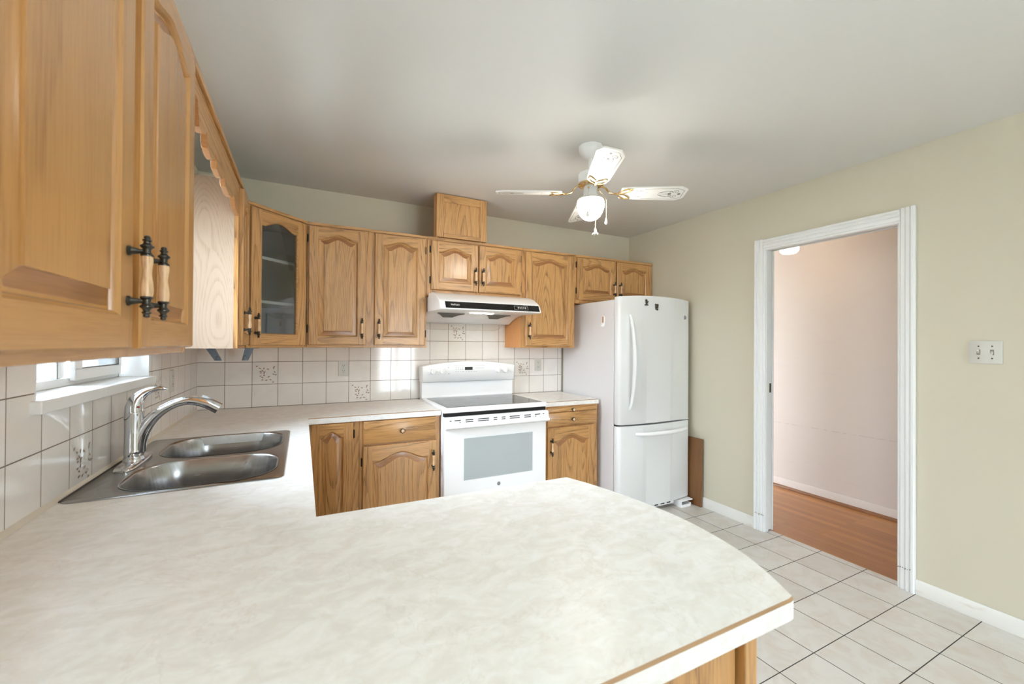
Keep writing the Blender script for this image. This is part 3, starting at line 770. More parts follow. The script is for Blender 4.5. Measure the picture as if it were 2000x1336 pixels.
r = cabinet('base_cabinet', 'oak base cabinet with cutting board and drawer between range and fridge', (2.258, YB, 0), 0, 0.500, HB, 0.585,
            [(0, 0.030), (0.470, 0.500)], [(0.1, 0.125), (0.690, 0.730), (HB-0.012, HB)], top_strip=None, toe=0.1)
add_door(r, 0.020, 0.455, 0.120, 0.716, 'L', 0.575, ('R', (0.22, 0.62)), rise=0.050, side=0.104)
dr = slab_mesh(0.459, 0.104).build('drawer_front', r, loc=(0.020, -0.0205, 0.726)); inst('knob', KNOB, dr, (0.222, 0, 0.048))
cb = slab_mesh(0.459, 0.034).build('cutting_board', r, loc=(0.020, -0.0205, 0.832)); inst('knob', KNOB, cb, (0.222, 0, 0.017))
# sink run, doors facing the room (hidden under the counter from here)
r = cabinet('sink_base_cabinet', 'oak sink base cabinet under the left counter', (0.605, -2.15, 0), RL, 1.515, HB-0.001, 0.590,
            [(0, 0.03), (0.49, 0.53), (0.99, 1.03), (1.485, 1.515)], [(0.1, 0.125), (HB-0.031, HB-0.001)], top_strip=None, toe=0.1)
for a in (0.02, 0.52, 1.02): add_door(r, a, a+0.475, 0.12, HB-0.01, None, None, None, rise=0.04, side=0.09)
# peninsula
r = thing('peninsula_cabinet', 'plain oak end panel of the peninsula under the near counter', 'cabinet', (0.03, -2.815, 0), 0)
mb = MB().box(0, 0.016, 0, 0.62, 0, HB-0.001, 'oak_side').box(1.29, 1.306, 0.0, 0.62, 0, HB-0.001, 'oak_side').box(0.016, 1.29, 0.02, 0.62, 0.1, 0.116, 'oak_side').box(0.016, 1.29, 0.604, 0.62, 0.116, HB-0.001, 'oakZ').box(0.016, 1.29, 0.02, 0.62, HB-0.017, HB-0.001, 'oak_side')
mb.build('cabinet_box', r)
MB().box(0.0, 1.276, -0.012, -0.001, 0.0, HB-0.001, 'oakZ').build('back_panel', r)
MB().box(1.284, 1.318, -0.026, -0.001, 0.0, HB-0.001, 'oakZ').build('corner_post', r, bevel=0.002)

# ------------------------------------------------------------------ countertops
ZC, TC = 0.914, 0.036
def counter(mb, outer, chamfer_edges, holes=()):
    """outer: CCW list; chamfer_edges: set of edge indices that carry a wood strip"""
    n = len(outer); ch = 0.004
    ins = []
    for i in range(n):
        p0, p1, p2 = Vector(outer[i-1]), Vector(outer[i]), Vector(outer[(i+1) % n])
        def off(a, b, k):
            d = (b-a).normalized(); nn = Vector((-d.y, d.x)); return a+nn*k, d
        ka = ch if (i-1) % n in chamfer_edges else 0.0; kb = ch if i in chamfer_edges else 0.0
        a0, d0 = off(p0, p1, ka); a1, d1 = off(p1, p2, kb)
        den = d0.x*d1.y-d0.y*d1.x
        if abs(den) < 0.05: q = p1 + Vector((-d0.y, d0.x))*max(ka, kb) if ka or kb else p1
        else:
            t = ((a1-a0).x*d1.y-(a1-a0).y*d1.x)/den; q = a0+d0*t
        ins.append((q.x, q.y))
    mb.holed(ins, holes, ZC, 'laminate')
    mb.holed(outer, holes, ZC-TC, 'laminate')
    for i in range(n):
        j = (i+1) % n
        if i in chamfer_edges:
            e0, e1 = outer[i], outer[j]
            mb.add([(*ins[i], ZC), (*ins[j], ZC), (*e1, ZC-ch), (*e0, ZC-ch)], [(0, 1, 2, 3)], 'edge_wood')
        zt_ = ZC-ch
        mb.add([(*outer[i], zt_), (*outer[j], zt_), (*outer[j], ZC-TC), (*outer[i], ZC-TC)], [(0, 1, 2, 3)], 'laminate')
        if i not in chamfer_edges:
            mb.add([(*ins[i], ZC), (*ins[j], ZC), (*outer[j], zt_), (*outer[i], zt_)], [(0, 1, 2, 3)], 'laminate')
    for h in holes:
        m_ = len(h)
        mb.add([(*p, ZC) for p in h]+[(*p, ZC-TC) for p in h], [(i, (i+1) % m_, m_+(i+1) % m_, m_+i) for i in range(m_)], 'laminate')
    return mb
def rrect(x0, x1, y0, y1, r, n=6):
    pts = []
    for cx, cy, a in ((x1-r, y0+r, -90), (x1-r, y1-r, 0), (x0+r, y1-r, 90), (x0+r, y0+r, 180)):
        for k in range(n+1):
            t = math.radians(a+90*k/n); pts.append((cx+r*math.cos(t), cy+r*math.sin(t)))
    return pts
def arc_pts(pts, n=6):   # Catmull-Rom
    out = []
    P = [Vector(p) for p in pts]; P = [2*P[0]-P[1]] + P + [2*P[-1]-P[-2]]
    for i in range(1, len(P)-2):
        for k in range(n):
            t = k/n
            out.append(tuple(0.5*((2*P[i])+(P[i+1]-P[i-1])*t+(2*P[i-1]-5*P[i]+4*P[i+1]-P[i+2])*t*t+(3*P[i]-P[i-1]-3*P[i+1]+P[i+2])*t**3)))
    out.append(tuple(P[-2])); return out
end = arc_pts([(1.386, -2.878), (1.422, -2.812), (1.450, -2.743), (1.468, -2.660), (1.477, -2.573), (1.474, -2.500), (1.463, -2.408), (1.432, -2.262), (1.397, -2.158)])
outer = [(0.0075, -0.0075), (0.0075, -2.886), (1.372, -2.886), (1.381, -2.8845)] + end + [(0.6435, -2.146), (0.6435, -0.617), (1.4385, -0.617), (1.4385, -0.0075)]
ne = len(outer)
front = {1, 2, ne-5, ne-4, ne-3}
hole = rrect(0.05, 0.535, -1.745, -0.955, 0.03, 4)
mb = counter(MB(), outer, {1, 2, ne-3}, [hole])
ct_ = mb.build('countertop', recalc=True, angle=30); tag(ct_, 'large cream marbled laminate countertop running from the range round to the near peninsula', 'countertop')
mb = counter(MB(), [(2.2415, -0.0075), (2.2415, -0.600), (2.768, -0.600), (2.768, -0.0075)], {1})
ct2 = mb.build('countertop', angle=30); tag(ct2, 'short cream laminate countertop between the range and the fridge', 'countertop')

# ------------------------------------------------------------------ sink
r = thing('kitchen_sink', 'double bowl stainless steel sink set in the left counter', 'sink', (0.29, -1.35, ZC), 0)
ox, oy = 0.29, -1.35
deck = [(x-ox, y-oy) for x, y in rrect(0.022, 0.556, -1.765, -0.934, 0.03, 5)]
def bowl_loop(x0, x1, y0, y1, rad): return [(x-ox, y-oy) for x, y in rrect(x0, x1, y0, y1, rad, 9)]
b1 = (0.108, 0.530, -1.737, -1.378); b2 = (0.110, 0.532, -1.342, -0.940)
holes = [bowl_loop(*b1, 0.13), bowl_loop(*b2, 0.14)]
zd = 0.0025
mb = MB().holed(deck, holes, zd, 'steel')
din = [(x*1.006, y*1.004) for x, y in deck]
mb.loft([[(x, y, zd) for x, y in deck], [(x*1.004, y*1.003, 0.0012) for x, y in deck], [(x*1.004, y*1.003, 0.0004) for x, y in deck]], 'steel')
mb.build('sink_deck', r, angle=50)
for b, rad in ((b1, 0.13), (b2, 0.14)):
    def L(ins, z, rr): return [(x, y, z) for x, y in bowl_loop(b[0]+ins, b[1]-ins, b[2]+ins, b[3]-ins, rr)]
    cx, cy = (b[0]+b[1])/2-ox, (b[2]+b[3])/2-oy
    loops = [L(-0.004, zd+0.0015, rad+0.004), L(0.0, zd+0.001, rad), L(0.004, -0.003, rad-0.003), L(0.012, -0.08, rad-0.01), L(0.018, -0.150, rad-0.015), L(0.030, -0.172, rad-0.025), L(0.055, -0.180, rad-0.05)]
    n = len(loops[0])
    dl = [(cx+0.045*math.cos(2*PI*k/n-PI/2), cy+0.045*math.sin(2*PI*k/n-PI/2), -0.183) for k in range(n)]
    d2_ = [(cx+0.030*math.cos(2*PI*k/n-PI/2), cy+0.030*math.sin(2*PI*k/n-PI/2), -0.192) for k in range(n)]
    mb = MB().loft(loops+[dl, d2_], 'steel', None, 'slot'); mb.build('sink_bowl', r, angle=60)

# ------------------------------------------------------------------ faucet
fy = -1.360
r = thing('kitchen_faucet', 'chrome pull out kitchen faucet with lever standing on the sink', 'faucet', (0.069, fy, ZC+0.003), 0)
z_ = lambda z: z-ZC-0.003
x_ = lambda x: x-0.069
esc = []
for k in range(32):
    t = 2*PI*k/32
    sg = lambda q: (1 if q > 0 else -1)*abs(q)**0.55
    esc.append((0.031*sg(math.cos(t)), 0.126*sg(math.sin(t))))
mb = MB().loft([[(x, y, 0.0) for x, y in esc], [(x, y, 0.006) for x, y in esc], [(x*0.86, y*0.95, 0.011) for x, y in esc]], 'chrome', 'chrome', 'chrome')
mb.build('deck_plate', r, angle=50)
MB().lathe([(0.0305, 0.010), (0.0305, 0.020), (0.027, 0.026), (0.0270, 0.030), (0.0290, 0.034), (0.0290, 0.050), (0.0280, 0.053), (0.0280, z_(1.085)), (0.0284, z_(1.088)), (0.0284, z_(1.103)), (0.026, z_(1.106))], 'chrome', 28).build('faucet_body', r)
sp = [(0.080, 0.960), (0.086, 1.010), (0.102, 1.050), (0.126, 1.084), (0.156, 1.110), (0.190, 1.128), (0.222, 1.1355), (0.250, 1.133), (0.286, 1.121), (0.322, 1.098)]
rad = [0.0235, 0.0228, 0.0215, 0.0195, 0.0172, 0.0160, 0.0160, 0.0172, 0.0200, 0.0205]
pth = arc_pts(sp, 4); rr = []
for i in range(len(rad)-1):
    for k in range(4): rr.append(rad[i]+(rad[i+1]-rad[i])*k/4)
rr.append(rad[-1])
cut = 20
MB().tube([(x_(x), 0.0, z_(z)) for x, z in pth[:cut+1]], rr[:cut+1], 'chrome', 20).build('spout', r)
hd = MB().tube([(x_(x), 0.0, z_(z)) for x, z in pth[cut:]], [q+0.0006 for q in rr[cut:]], 'chrome', 20)
hd.build('spray_head', r)
pb_ = MB().tube([(x_(0.268), 0, z_(1.1480)), (x_(0.283), 0, z_(1.1420)), (x_(0.299), 0, z_(1.1310))], [0.006, 0.0075, 0.006], 'grey', 12).build('spray_button', r)
lev = [(0.069, 1.100), (0.069, 1.122), (0.076, 1.145), (0.092, 1.166), (0.112, 1.179), (0.134, 1.185), (0.152, 1.184), (0.163, 1.181)]
lr = [0.0272, 0.0268, 0.0235, 0.0170, 0.0115, 0.0085, 0.0070, 0.0030]
pl = arc_pts(lev, 4); lrr = []
for i in range(len(lr)-1):
    for k in range(4): lrr.append(lr[i]+(lr[i+1]-lr[i])*k/4)
lrr.append(lr[-1])
MB().tube([(x_(x), 0, z_(z)) for x, z in pl], lrr, 'chrome', 20).build('lever_handle', r)
MB().lathe([(0.0030, 0), (0.0030, -0.002), (0.0003, -0.003)], 'red', 12, (x_(0.088), -0.0245, z_(1.122)), 'y').build('red_dot', r)

# ------------------------------------------------------------------ paper towel holder under the corner cabinet
r = thing('paper_towel_holder', 'blue grey holder with two arms hanging under the corner cabinet', 'holder', (0.223, -0.33, Z0-0.001), 0)
MB().box(-0.15, 0.15, -0.022, 0.022, -0.005, 0.0, 'bluegrey').build('mounting_plate', r, bevel=0.001)
for a, b in ((-0.098, -0.058), (0.098, 0.076)):
    w0 = 0.023
    mb = MB().loft([[(a-w0, -0.006, -0.004), (a+w0, -0.006, -0.004), (a+w0, 0.006, -0.004), (a-w0, 0.006, -0.004)],
                    [(b-w0*0.75, -0.006, -0.078), (b+w0*0.75, -0.006, -0.078), (b+w0*0.75, 0.006, -0.078), (b-w0*0.75, 0.006, -0.078)]], 'bluegrey', 'bluegrey', 'bluegrey')
    s = 1 if a > 0 else -1
    mb.lathe([(0.012, -0.006), (0.012, -0.010), (0.008, -0.012)], 'bluegrey', 16, (b, 0, -0.062), 'y')
    mb.build('arm', r, bevel=0.002)

# ------------------------------------------------------------------ range
r = thing('kitchen_range', 'white freestanding electric range with dark glass cooktop', 'range', (1.840, -0.33, 0), 0)
RX = lambda x: x-1.840
RY = lambda y: y+0.33
x0, x1 = RX(1.4455), RX(2.236)
mb = MB().box(x0, x1, RY(-0.618), RY(-0.030), 0.05, 0.895, 'white').box(x0+0.02, x1-0.02, RY(-0.60), RY(-0.05), 0.0, 0.05, 'dark')
mb.build('range_body', r, bevel=0.003)
mb = MB().box(x0-0.002, x1+0.002, RY(-0.660), RY(-0.030), 0.893, 0.927, 'white')
mb.build('cooktop_frame', r, bevel=0.006, seg=3)
mb = MB().box(RX(1.476), RX(2.212), RY(-0.635), RY(-0.118), 0.9272, 0.9288, 'blackgloss')
for cx, cy, rr_ in ((1.63, -0.50, 0.095), (2.03, -0.48, 0.08), (1.66, -0.24, 0.075), (2.02, -0.23, 0.095), (1.845, -0.22, 0.05)):
    for q in (1.0, 0.6):
        n = 40
        mb.loft([[(RX(cx)+rr_*q*math.cos(2*PI*k/n), RY(cy)+rr_*q*math.sin(2*PI*k/n), 0.92895) for k in range(n)], [(RX(cx)+(rr_*q-0.0022)*math.cos(2*PI*k/n), RY(cy)+(rr_*q-0.0022)*math.sin(2*PI*k/n), 0.92895) for k in range(n)]], 'coil')
mb.build('glass_cooktop', r, recalc=False)
# backguard
def arch_top(xa, xb, zside, rise, n=24):
    return [(xa+(xb-xa)*k/n, zside+rise*(1-(2*k/n-1)**2)) for k in range(n+1)]
mb = MB().box(x0-0.002, x1+0.002, RY(-0.092), RY(-0.024), 0.9275, 1.052, 'white')
mb.build('backguard', r, bevel=0.006)
top = arch_top(x0-0.008, x1+0.008, 1.176, 0.036)
poly = [(x1+0.004, 1.052), ] + list(reversed(top)) + [(x0-0.004, 1.052)]
cp = MB().loft([[(x, RY(-0.020), z) for x, z in poly], [(x, RY(-0.112), z) for x, z in poly], [(x*0.985, RY(-0.121), 1.06+(z-1.052)*0.95) for x, z in poly]], 'white', 'white', 'white').build('control_panel', r, angle=50)
yf = RY(-0.1215)
MB().box(RX(1.789), RX(1.856), yf-0.0012, yf+0.001, 1.143, 1.167, 'dark').build('display', cp, bevel=0.001)
mb = MB()
for k in range(7):
    for z in (1.150, 1.136, 1.122): 
        if k < 3 or z > 1.13: mb.box(RX(1.700)+k*0.0, RX(1.700), 0, 0, 0, 0, 'grey') if False else None
mb.box(RX(1.690), RX(1.965), yf-0.0006, yf, 1.1775, 1.1790, 'grey')
for k in range(4):
    for z in (1.160, 1.146, 1.130): mb.box(RX(1.712+k*0.018), RX(1.720+k*0.018), yf-0.0006, yf, z, z+0.003, 'grey')
for k in range(6): mb.box(RX(1.775+k*0.022), RX(1.785+k*0.022), yf-0.0006, yf, 1.128, 1.1305, 'grey')
for k in range(5): mb.box(RX(1.885+k*0.016), RX(1.893+k*0.016), yf-0.0006, yf, 1.156, 1.160, 'grey')
for kx in (1.522, 1.596, 2.085, 2.150):
    for k in range(8):
        a = math.radians(-40+k*37); mb.box(RX(kx)+0.034*math.cos(a)-0.002, RX(kx)+0.034*math.cos(a)+0.002, yf-0.0006, yf, 1.136+0.034*math.sin(a)-0.001, 1.136+0.034*math.sin(a)+0.001, 'grey')
mb.box(RX(1.648), RX(1.654), yf-0.001, yf, 1.163, 1.168, 'slot'); mb.box(RX(1.652), RX(1.658), yf-0.001, yf, 1.114, 1.119, 'slot')
mb.build('printed_markings', cp)
for kx in (1.522, 1.596, 2.085, 2.150):
    mb = MB().lathe([(0.022, 0.002), (0.022, -0.008), (0.019, -0.010), (0.018, -0.020), (0.016, -0.022)], 'white', 24, (RX(kx), yf, 1.136), 'y')
    mb.box(RX(kx)-0.004, RX(kx)+0.004, yf-0.030, yf-0.02, 1.118, 1.154, 'white'); mb.build('knob', cp, bevel=0.001)
# oven door
mb = MB().box(x0+0.004, x1-0.004, RY(-0.661), RY(-0.622), 0.245, 0.868, 'white')
od = mb.build('oven_door', r, bevel=0.004)
MB().box(RX(1.587), RX(2.117), RY(-0.6622), RY(-0.6605), 0.434, 0.716, 'ovenglass').build('oven_window', od)
hp = [(RY(-0.661), 0.786), (RY(-0.661), 0.869), (RY(-0.680), 0.869), (RY(-0.694), 0.862), (RY(-0.6965), 0.825), (RY(-0.712), 0.812), (RY(-0.713), 0.801), (RY(-0.700), 0.792), (RY(-0.676), 0.785)]
mb = MB().prism(hp, 'x', x0+0.002, x1-0.002, 'white'); mb.build('door_handle', od, bevel=0.002)
SL = [(1.474, 1.487), (1.507, 1.550), (1.585, 1.639), (1.673, 1.754), (1.789, 1.816), (1.850, 1.879), (1.913, 1.992), (2.028, 2.082), (2.117, 2.160), (2.182, 2.193)]
def vent(a, b, z0_, z1_):
    MB().box(RX(a), RX(b), RY(-0.6970), RY(-0.6930), z0_, z1_, 'gap').build('vent_slot', od)
for k, (a, b) in enumerate(SL):
    vent(a, b, 0.8455, 0.8505)
    if 2 <= k <= 7: vent(a, b, 0.8325, 0.8375)
    elif k == 1: vent(b-0.010, b, 0.8325, 0.8365)
    elif k == 8: vent(a, a+0.010, 0.8325, 0.8365)
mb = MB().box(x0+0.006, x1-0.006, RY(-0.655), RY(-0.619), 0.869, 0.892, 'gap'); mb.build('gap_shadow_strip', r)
# round badge with a scroll monogram
def badge(parent, c, rad, name='badge'):
    mb = MB().lathe([(rad, 0.0), (rad, -0.0012), (rad*0.82, -0.0016)], 'midgrey', 24, c, 'y')
    yb_ = c[1]-0.0018
    for s in (1, -1):
        pts = [(c[0]+s*rad*(0.28+0.30*math.cos(t)), yb_, c[2]+rad*(0.1+0.36*math.sin(t))) for t in [k*2*PI/12 for k in range(11)]]
        mb.tube(pts, rad*0.07, 'silver', 6)
    mb.loft([[(c[0]+rad*q*math.cos(2*PI*k/24), yb_, c[2]+rad*q*math.sin(2*PI*k/24)) for k in range(24)] for q in (0.86, 0.76)], 'silver')
    return mb.build(name, parent)
badge(od, (RX(1.847), RY(-0.661), 0.378), 0.013)
MB().box(x0+0.004, x1-0.004, RY(-0.655), RY(-0.622), 0.055, 0.238, 'white').build('storage_drawer', r, bevel=0.006)

# ------------------------------------------------------------------ range hood
r = thing('range_hood', 'white under cabinet range hood with black front strip and lit lamp', 'range hood', (1.811, -0.3, 1.62), 0)
HX = lambda x: x-1.811
HY = lambda y: y+0.3
HZ = lambda z: z-1.62
hx0, hx1 = HX(1.4235), HX(2.1995)
prof = [(-0.007, 1.700), (-0.344, 1.700), (-0.344, 1.722), (-0.455, 1.717), (-0.525, 1.694), (-0.592, 1.657), (-0.612, 1.642), (-0.637, 1.596), (-0.634, 1.588), (-0.622, 1.585), (-0.350, 1.588), (-0.280, 1.582), (-0.220, 1.570), (-0.160, 1.550), (-0.120, 1.533), (-0.095, 1.522), (-0.007, 1.522)]
mb = MB().prism([(HY(y), HZ(z)) for y, z in prof], 'x', hx0, hx1, 'hoodwhite')
mb.build('hood_body', r, bevel=0.003)
pb2 = [(-0.6120, 1.6400), (-0.6360, 1.5965), (-0.6385, 1.5970), (-0.6145, 1.6420)]
fs = MB().prism([(HY(y), HZ(z)) for y, z in pb2], 'x', HX(1.462), HX(2.187), 'blackgloss').build('black_front_strip', r)
# direction of strip surface
ta = Vector((0, -0.024, -0.045)).normalized()      # down along strip
def strip_pt(x, t, lift=0.0007):                      # t 0 (top) .. 1 (bottom)
    y = -0.6145+(-0.6385+0.6145)*t; z = 1.642+(1.597-1.642)*t
    return Vector((HX(x), HY(y)-lift*0.89, HZ(z)+lift*0.45))
mb = MB()
ax_, bx_ = 1.978, 2.092
for (xa, xb, ta_, tb_) in ((ax_, bx_, 0.20, 0.235), (ax_, bx_, 0.80, 0.835), (ax_, ax_+0.0015, 0.20, 0.83), (bx_-0.0015, bx_, 0.20, 0.83)):
    mb.add([strip_pt(xa, ta_), strip_pt(xb, ta_), strip_pt(xb, tb_), strip_pt(xa, tb_)], [(0, 1, 2, 3)], 'silver')
mb.build('button_outline', fs, recalc=False)
for k in range(5):
    x = 2.006+k*0.0145
    mb = MB(); q = [strip_pt(x, 0.38), strip_pt(x+0.008, 0.38), strip_pt(x+0.008, 0.66), strip_pt(x, 0.66)]
    n_ = Vector((0, -0.89, 0.45))*0.004
    mb.loft([q, [p+n_ for p in q]], 'silver', 'silver', 'silver'); mb.build('button', fs, bevel=0.001)
cu = bpy.data.curves.new('brand_lettering', 'FONT'); cu.body = 'NuTone'; cu.size = 0.0175; cu.extrude = 0.0003; cu.space_character = 1.05; cu.offset = 0.0006
cu.materials.append(M['plate'])
t0_ = bpy.data.objects.new('lettering_curve', cu); COL.objects.link(t0_)
bpy.context.view_layer.update()
tm = bpy.data.meshes.new_from_object(t0_.evaluated_get(bpy.context.evaluated_depsgraph_get()))
bpy.data.objects.remove(t0_)
to = bpy.data.objects.new('brand_lettering', tm); COL.objects.link(to); to.parent = fs
u_ = Vector((1, 0, 0)); v_ = -ta; n_ = u_.cross(v_)
mt = Matrix.Identity(4)
p_ = strip_pt(1.500, 0.60)
for i in range(3): mt[i][0] = u_[i]; mt[i][1] = v_[i]; mt[i][2] = n_[i]; mt[i][3] = p_[i]
to.matrix_local = mt
def under_z(y):
    ps = prof[9:16]
    for (ya_, za_), (yb2, zb2) in zip(ps, ps[1:]):
        if ya_ <= y <= yb2: return za_+(zb2-za_)*(y-ya_)/(yb2-ya_)
    return 1.586
MB().loft([[(HX(x), HY(y), HZ(under_z(y))-d) for x, y in rrect(1.725, 1.905, -0.440, -0.375, 0.02, 4)] for d in (-0.001, 0.004)], 'hoodlamp', None, 'hoodlamp').build('lamp_lens', r)
for (f0, f1, g0, g1) in ((1.500, 1.710, 1.575, 1.650), (1.895, 2.100, 1.965, 2.040)):
    mb = MB(); rows = []
    for k in range(9):
        t = k/8; y = -0.320+t*0.115
        rows.append((f0+(g0-f0)*t, f1+(g1-f1)*t, y, under_z(y)-0.0035))
    for a, b in zip(rows, rows[1:]):
        for q in range(14):
            s0, s1 = q/14, (q+0.55)/14
            P = lambda row, s: (HX(row[0]+(row[1]-row[0])*s), HY(row[2]), HZ(row[3]))
            mb.add([P(a, s0), P(a, s1), P(b, s1), P(b, s0)], [(0, 1, 2, 3)], 'mesh')
    for rw in rows[::8]: mb.tube([(HX(rw[0]), HY(rw[2]), HZ(rw[3])), (HX(rw[1]), HY(rw[2]), HZ(rw[3]))], 0.003, 'mesh', 6)
    for sd in (0, 1): mb.tube([(HX(w_[sd]), HY(w_[2]), HZ(w_[3])) for w_ in rows], 0.003, 'mesh', 6)
    mb.add([(HX(rows[0][0]), HY(rows[0][2]), HZ(rows[0][3])+0.002), (HX(rows[0][1]), HY(rows[0][2]), HZ(rows[0][3])+0.002)]+[(HX(w_[1]), HY(w_[2]), HZ(w_[3])+0.002) for w_ in rows[1:]]+[(HX(w_[0]), HY(w_[2]), HZ(w_[3])+0.002) for w_ in reversed(rows[1:])], [tuple(range(2+16))], 'slot')
    mb.build('mesh_filter', r, recalc=False)
tray = [(1.432, 1.520), (1.440, 1.500), (1.458, 1.478), (1.490, 1.468), (2.06, 1.468), (2.085, 1.474), (2.112, 1.492), (2.132, 1.520)]
mb = MB().loft([[(HX(x), HY(-0.100), HZ(z)) for x, z in tray], [(HX(x), HY(-0.104), HZ(z)) for x, z in tray]], 'clear_plastic', 'clear_plastic', 'clear_plastic')
mb.tube([(HX(x), HY(-0.102), HZ(z)) for x, z in tray], 0.0022, 'clear_rim', 6)
M['clear_rim'] = simple('clear_rim', srgb(206, 196, 186), 0.25)
mb.build('clear_splash_guard', r)

# ------------------------------------------------------------------ fridge
FX0, FX1 = 2.8005, 3.583
r = thing('refrigerator', 'white bottom freezer refrigerator beside the right wall', 'refrigerator', (3.19, -0.42, 0), 0)
fx = lambda x: x-3.19
fyy = lambda y: y+0.42
mb = MB().box(fx(FX0), fx(FX1), fyy(-0.742), fyy(-0.030), 0.035, 1.712, 'white_side')
mb.build('fridge_cabinet', r, bevel=0.004)
def curved_door(z0, z1, crown, name):
    n = 56; pts = []
    half = (FX1-FX0)/2; xc = (FX0+FX1)/2
    front = []
    rc = 0.022
    for k in range(n+1):
        s = -1+2*k/n; x = xc+s*half
        y = -0.800-0.036*(1-s*s)
        e = half*(1-abs(s))
        if e < rc: y += (rc-math.sqrt(max(0, rc*rc-(rc-e)**2)))*0.7
        front.append((x, y))
    back = [(FX1, -0.752), (FX0, -0.752)]
    loop2 = front+back
    def ztop(x): return z1+crown*(1-((x-xc)/half)**2)
    b0 = [(fx(x), fyy(y), z0) for x, y in loop2]
    t0 = [(fx(x), fyy(y), ztop(x)-0.006) for x, y in loop2]
    cxx, cyy = fx(xc), fyy(-0.78)
    t1 = [(cxx+(fx(x)-cxx)*0.988, cyy+(fyy(y)-cyy)*0.90, ztop(x)) for x, y in loop2]
    b00 = [(cxx+(fx(x)-cxx)*0.990, cyy+(fyy(y)-cyy)*0.92, z0-0.005) for x, y in loop2]
    mb = MB().loft([b00, b0, t0, t1], 'fridge_white', 'fridge_white', 'fridge_white')
    return mb.build(name, r, angle=40)
ud = curved_door(0.734, 1.7325, 0.018, 'upper_door')
ld = curved_door(0.072, 0.716, 0.0, 'freezer_drawer')
def front_y(x):
    s = (x-(FX0+FX1)/2)/((FX1-FX0)/2); return -0.800-0.036*(1-s*s)
def bar(parent, pts, w0, d0, n=20):
    pass
hxp = 2.898; n = 22; loops = []
path = []
for k in range(n+1):
    t = k/n; z = 0.852+(1.590-0.852)*t; bow = 0.048*math.sin(PI*t)**0.55
    path.append((fx(hxp+0.010*math.sin(PI*t)), fyy(front_y(hxp)-0.002-bow), z))
MB().tube(path, [0.010+0.004*math.sin(PI*k/n) for k in range(n+1)], 'fridge_white', 14, True, 1.25).build('door_handle', ud)
path = []
for k in range(n+1):
    t = k/n; x = 2.955+(3.53-2.955)*t; bow = 0.044*math.sin(PI*t)**0.5
    path.append((fx(x), fyy(front_y(x)-0.002-bow), 0.653))
MB().tube(path, [0.011+0.006*math.sin(PI*k/n)**0.5 for k in range(n+1)], 'white', 14).build('drawer_handle', ld)
badge(ud, (fx(3.512), fyy(front_y(3.512)), 1.590), 0.017)
mb = MB().box(fx(FX0+0.005), fx(FX1-0.004), fyy(-0.765), fyy(-0.735), 0.716, 0.734, 'slot'); mb.build('door_gasket', r)
mb = MB().box(fx(3.46), fx(3.575), fyy(-0.800), fyy(-0.755), 0.722, 0.731, 'white'); mb.build('hinge_bracket', r, bevel=0.002)
mb = MB().box(fx(2.83), fx(3.43), fyy(-0.775), fyy(-0.745), 0.020, 0.062, 'white')
for k in range(8): mb.box(fx(2.86+k*0.07), fx(2.90+k*0.07), fyy(-0.7765), fyy(-0.774), 0.030, 0.050, 'gap')
mb.build('toe_grille', r)
mb = MB()
mb.box(fx(3.435), fx(3.55), fyy(-0.850), fyy(-0.745), 0.0, 0.006, 'white'); mb.box(fx(3.435), fx(3.443), fyy(-0.850), fyy(-0.745), 0.006, 0.050, 'white')
mb.box(fx(3.542), fx(3.55), fyy(-0.850), fyy(-0.745), 0.006, 0.030, 'white'); mb.box(fx(3.443), fx(3.542), fyy(-0.850), fyy(-0.842), 0.006, 0.022, 'white'); mb.box(fx(3.435), fx(3.57), fyy(-0.850), fyy(-0.745), 0.050, 0.058, 'white')
mb.build('foot_bracket', r, bevel=0.001)
for (a, b) in ((2.86, -0.10), (2.86, -0.66), (3.52, -0.10), (3.52, -0.66)):
    MB().lathe([(0.02, 0.0), (0.02, 0.04)], 'dark', 12, (fx(a), fyy(b), 0)).build('foot', r)
# stickers, magnets, hook
def magnet(x, z, kind):
    y = front_y(x)-0.0015
    mb = MB()
    if kind == 0:
        mb.lathe([(0.0005, 0.0), (0.011, -0.001), (0.009, -0.006), (0.001, -0.008)], 'magnet', 14, (0, 0, 0.013), 'y')
        mb.lathe([(0.0005, 0.0), (0.012, -0.001), (0.010, -0.006), (0.001, -0.008)], 'magnet', 14, (0.003, 0, -0.003), 'y')
        mb.box(-0.016, 0.017, -0.006, 0, -0.026, -0.018, 'magnet'); mb.tube([(0.006, -0.003, 0.0), (0.019, -0.004, 0.006)], 0.004, 'magnet', 8)
        mb.tube([(0.0, -0.003, -0.01), (0.004, -0.004, -0.02)], 0.005, 'magnet', 8)
        lab = 'small dark figure shaped magnet at the top of the fridge door, left one'
    else:
        for (dx, dz, q) in ((-0.010, 0.018, 0.010), (0.010, 0.017, 0.010), (-0.009, 0.0, 0.009), (0.008, 0.002, 0.010), (-0.006, -0.014, 0.009), (0.006, -0.018, 0.010)):
            mb.lathe([(0.0005, 0.0), (q, -0.001), (q*0.8, -0.006), (0.001, -0.007)], 'magnet', 12, (dx, 0, dz), 'y')
        lab = 'small dark lumpy magnet at the top of the fridge door, right one'
    o = mb.build('fridge_magnet', loc=(x, y, z)); return tag(o, lab, 'magnet', 'magnets on the fridge door')
magnet(3.052, 1.696, 0); magnet(3.160, 1.661, 1)
M['hookpic'] = simple('hook_picture', srgb(214, 170, 140), 0.5, 0.0, None, 0.2, 90)
r2_ = thing('adhesive_hook', 'small white adhesive hook on the side of the fridge', 'hook', (2.8007, -0.613, 1.545), 0)
MB().loft([[(-d, y, z) for y, z in rrect(-0.019, 0.019, -0.045, 0.045, 0.015, 5)] for d in (0.0, 0.004)], 'white', 'white', 'white').build('hook_plate', r2_)
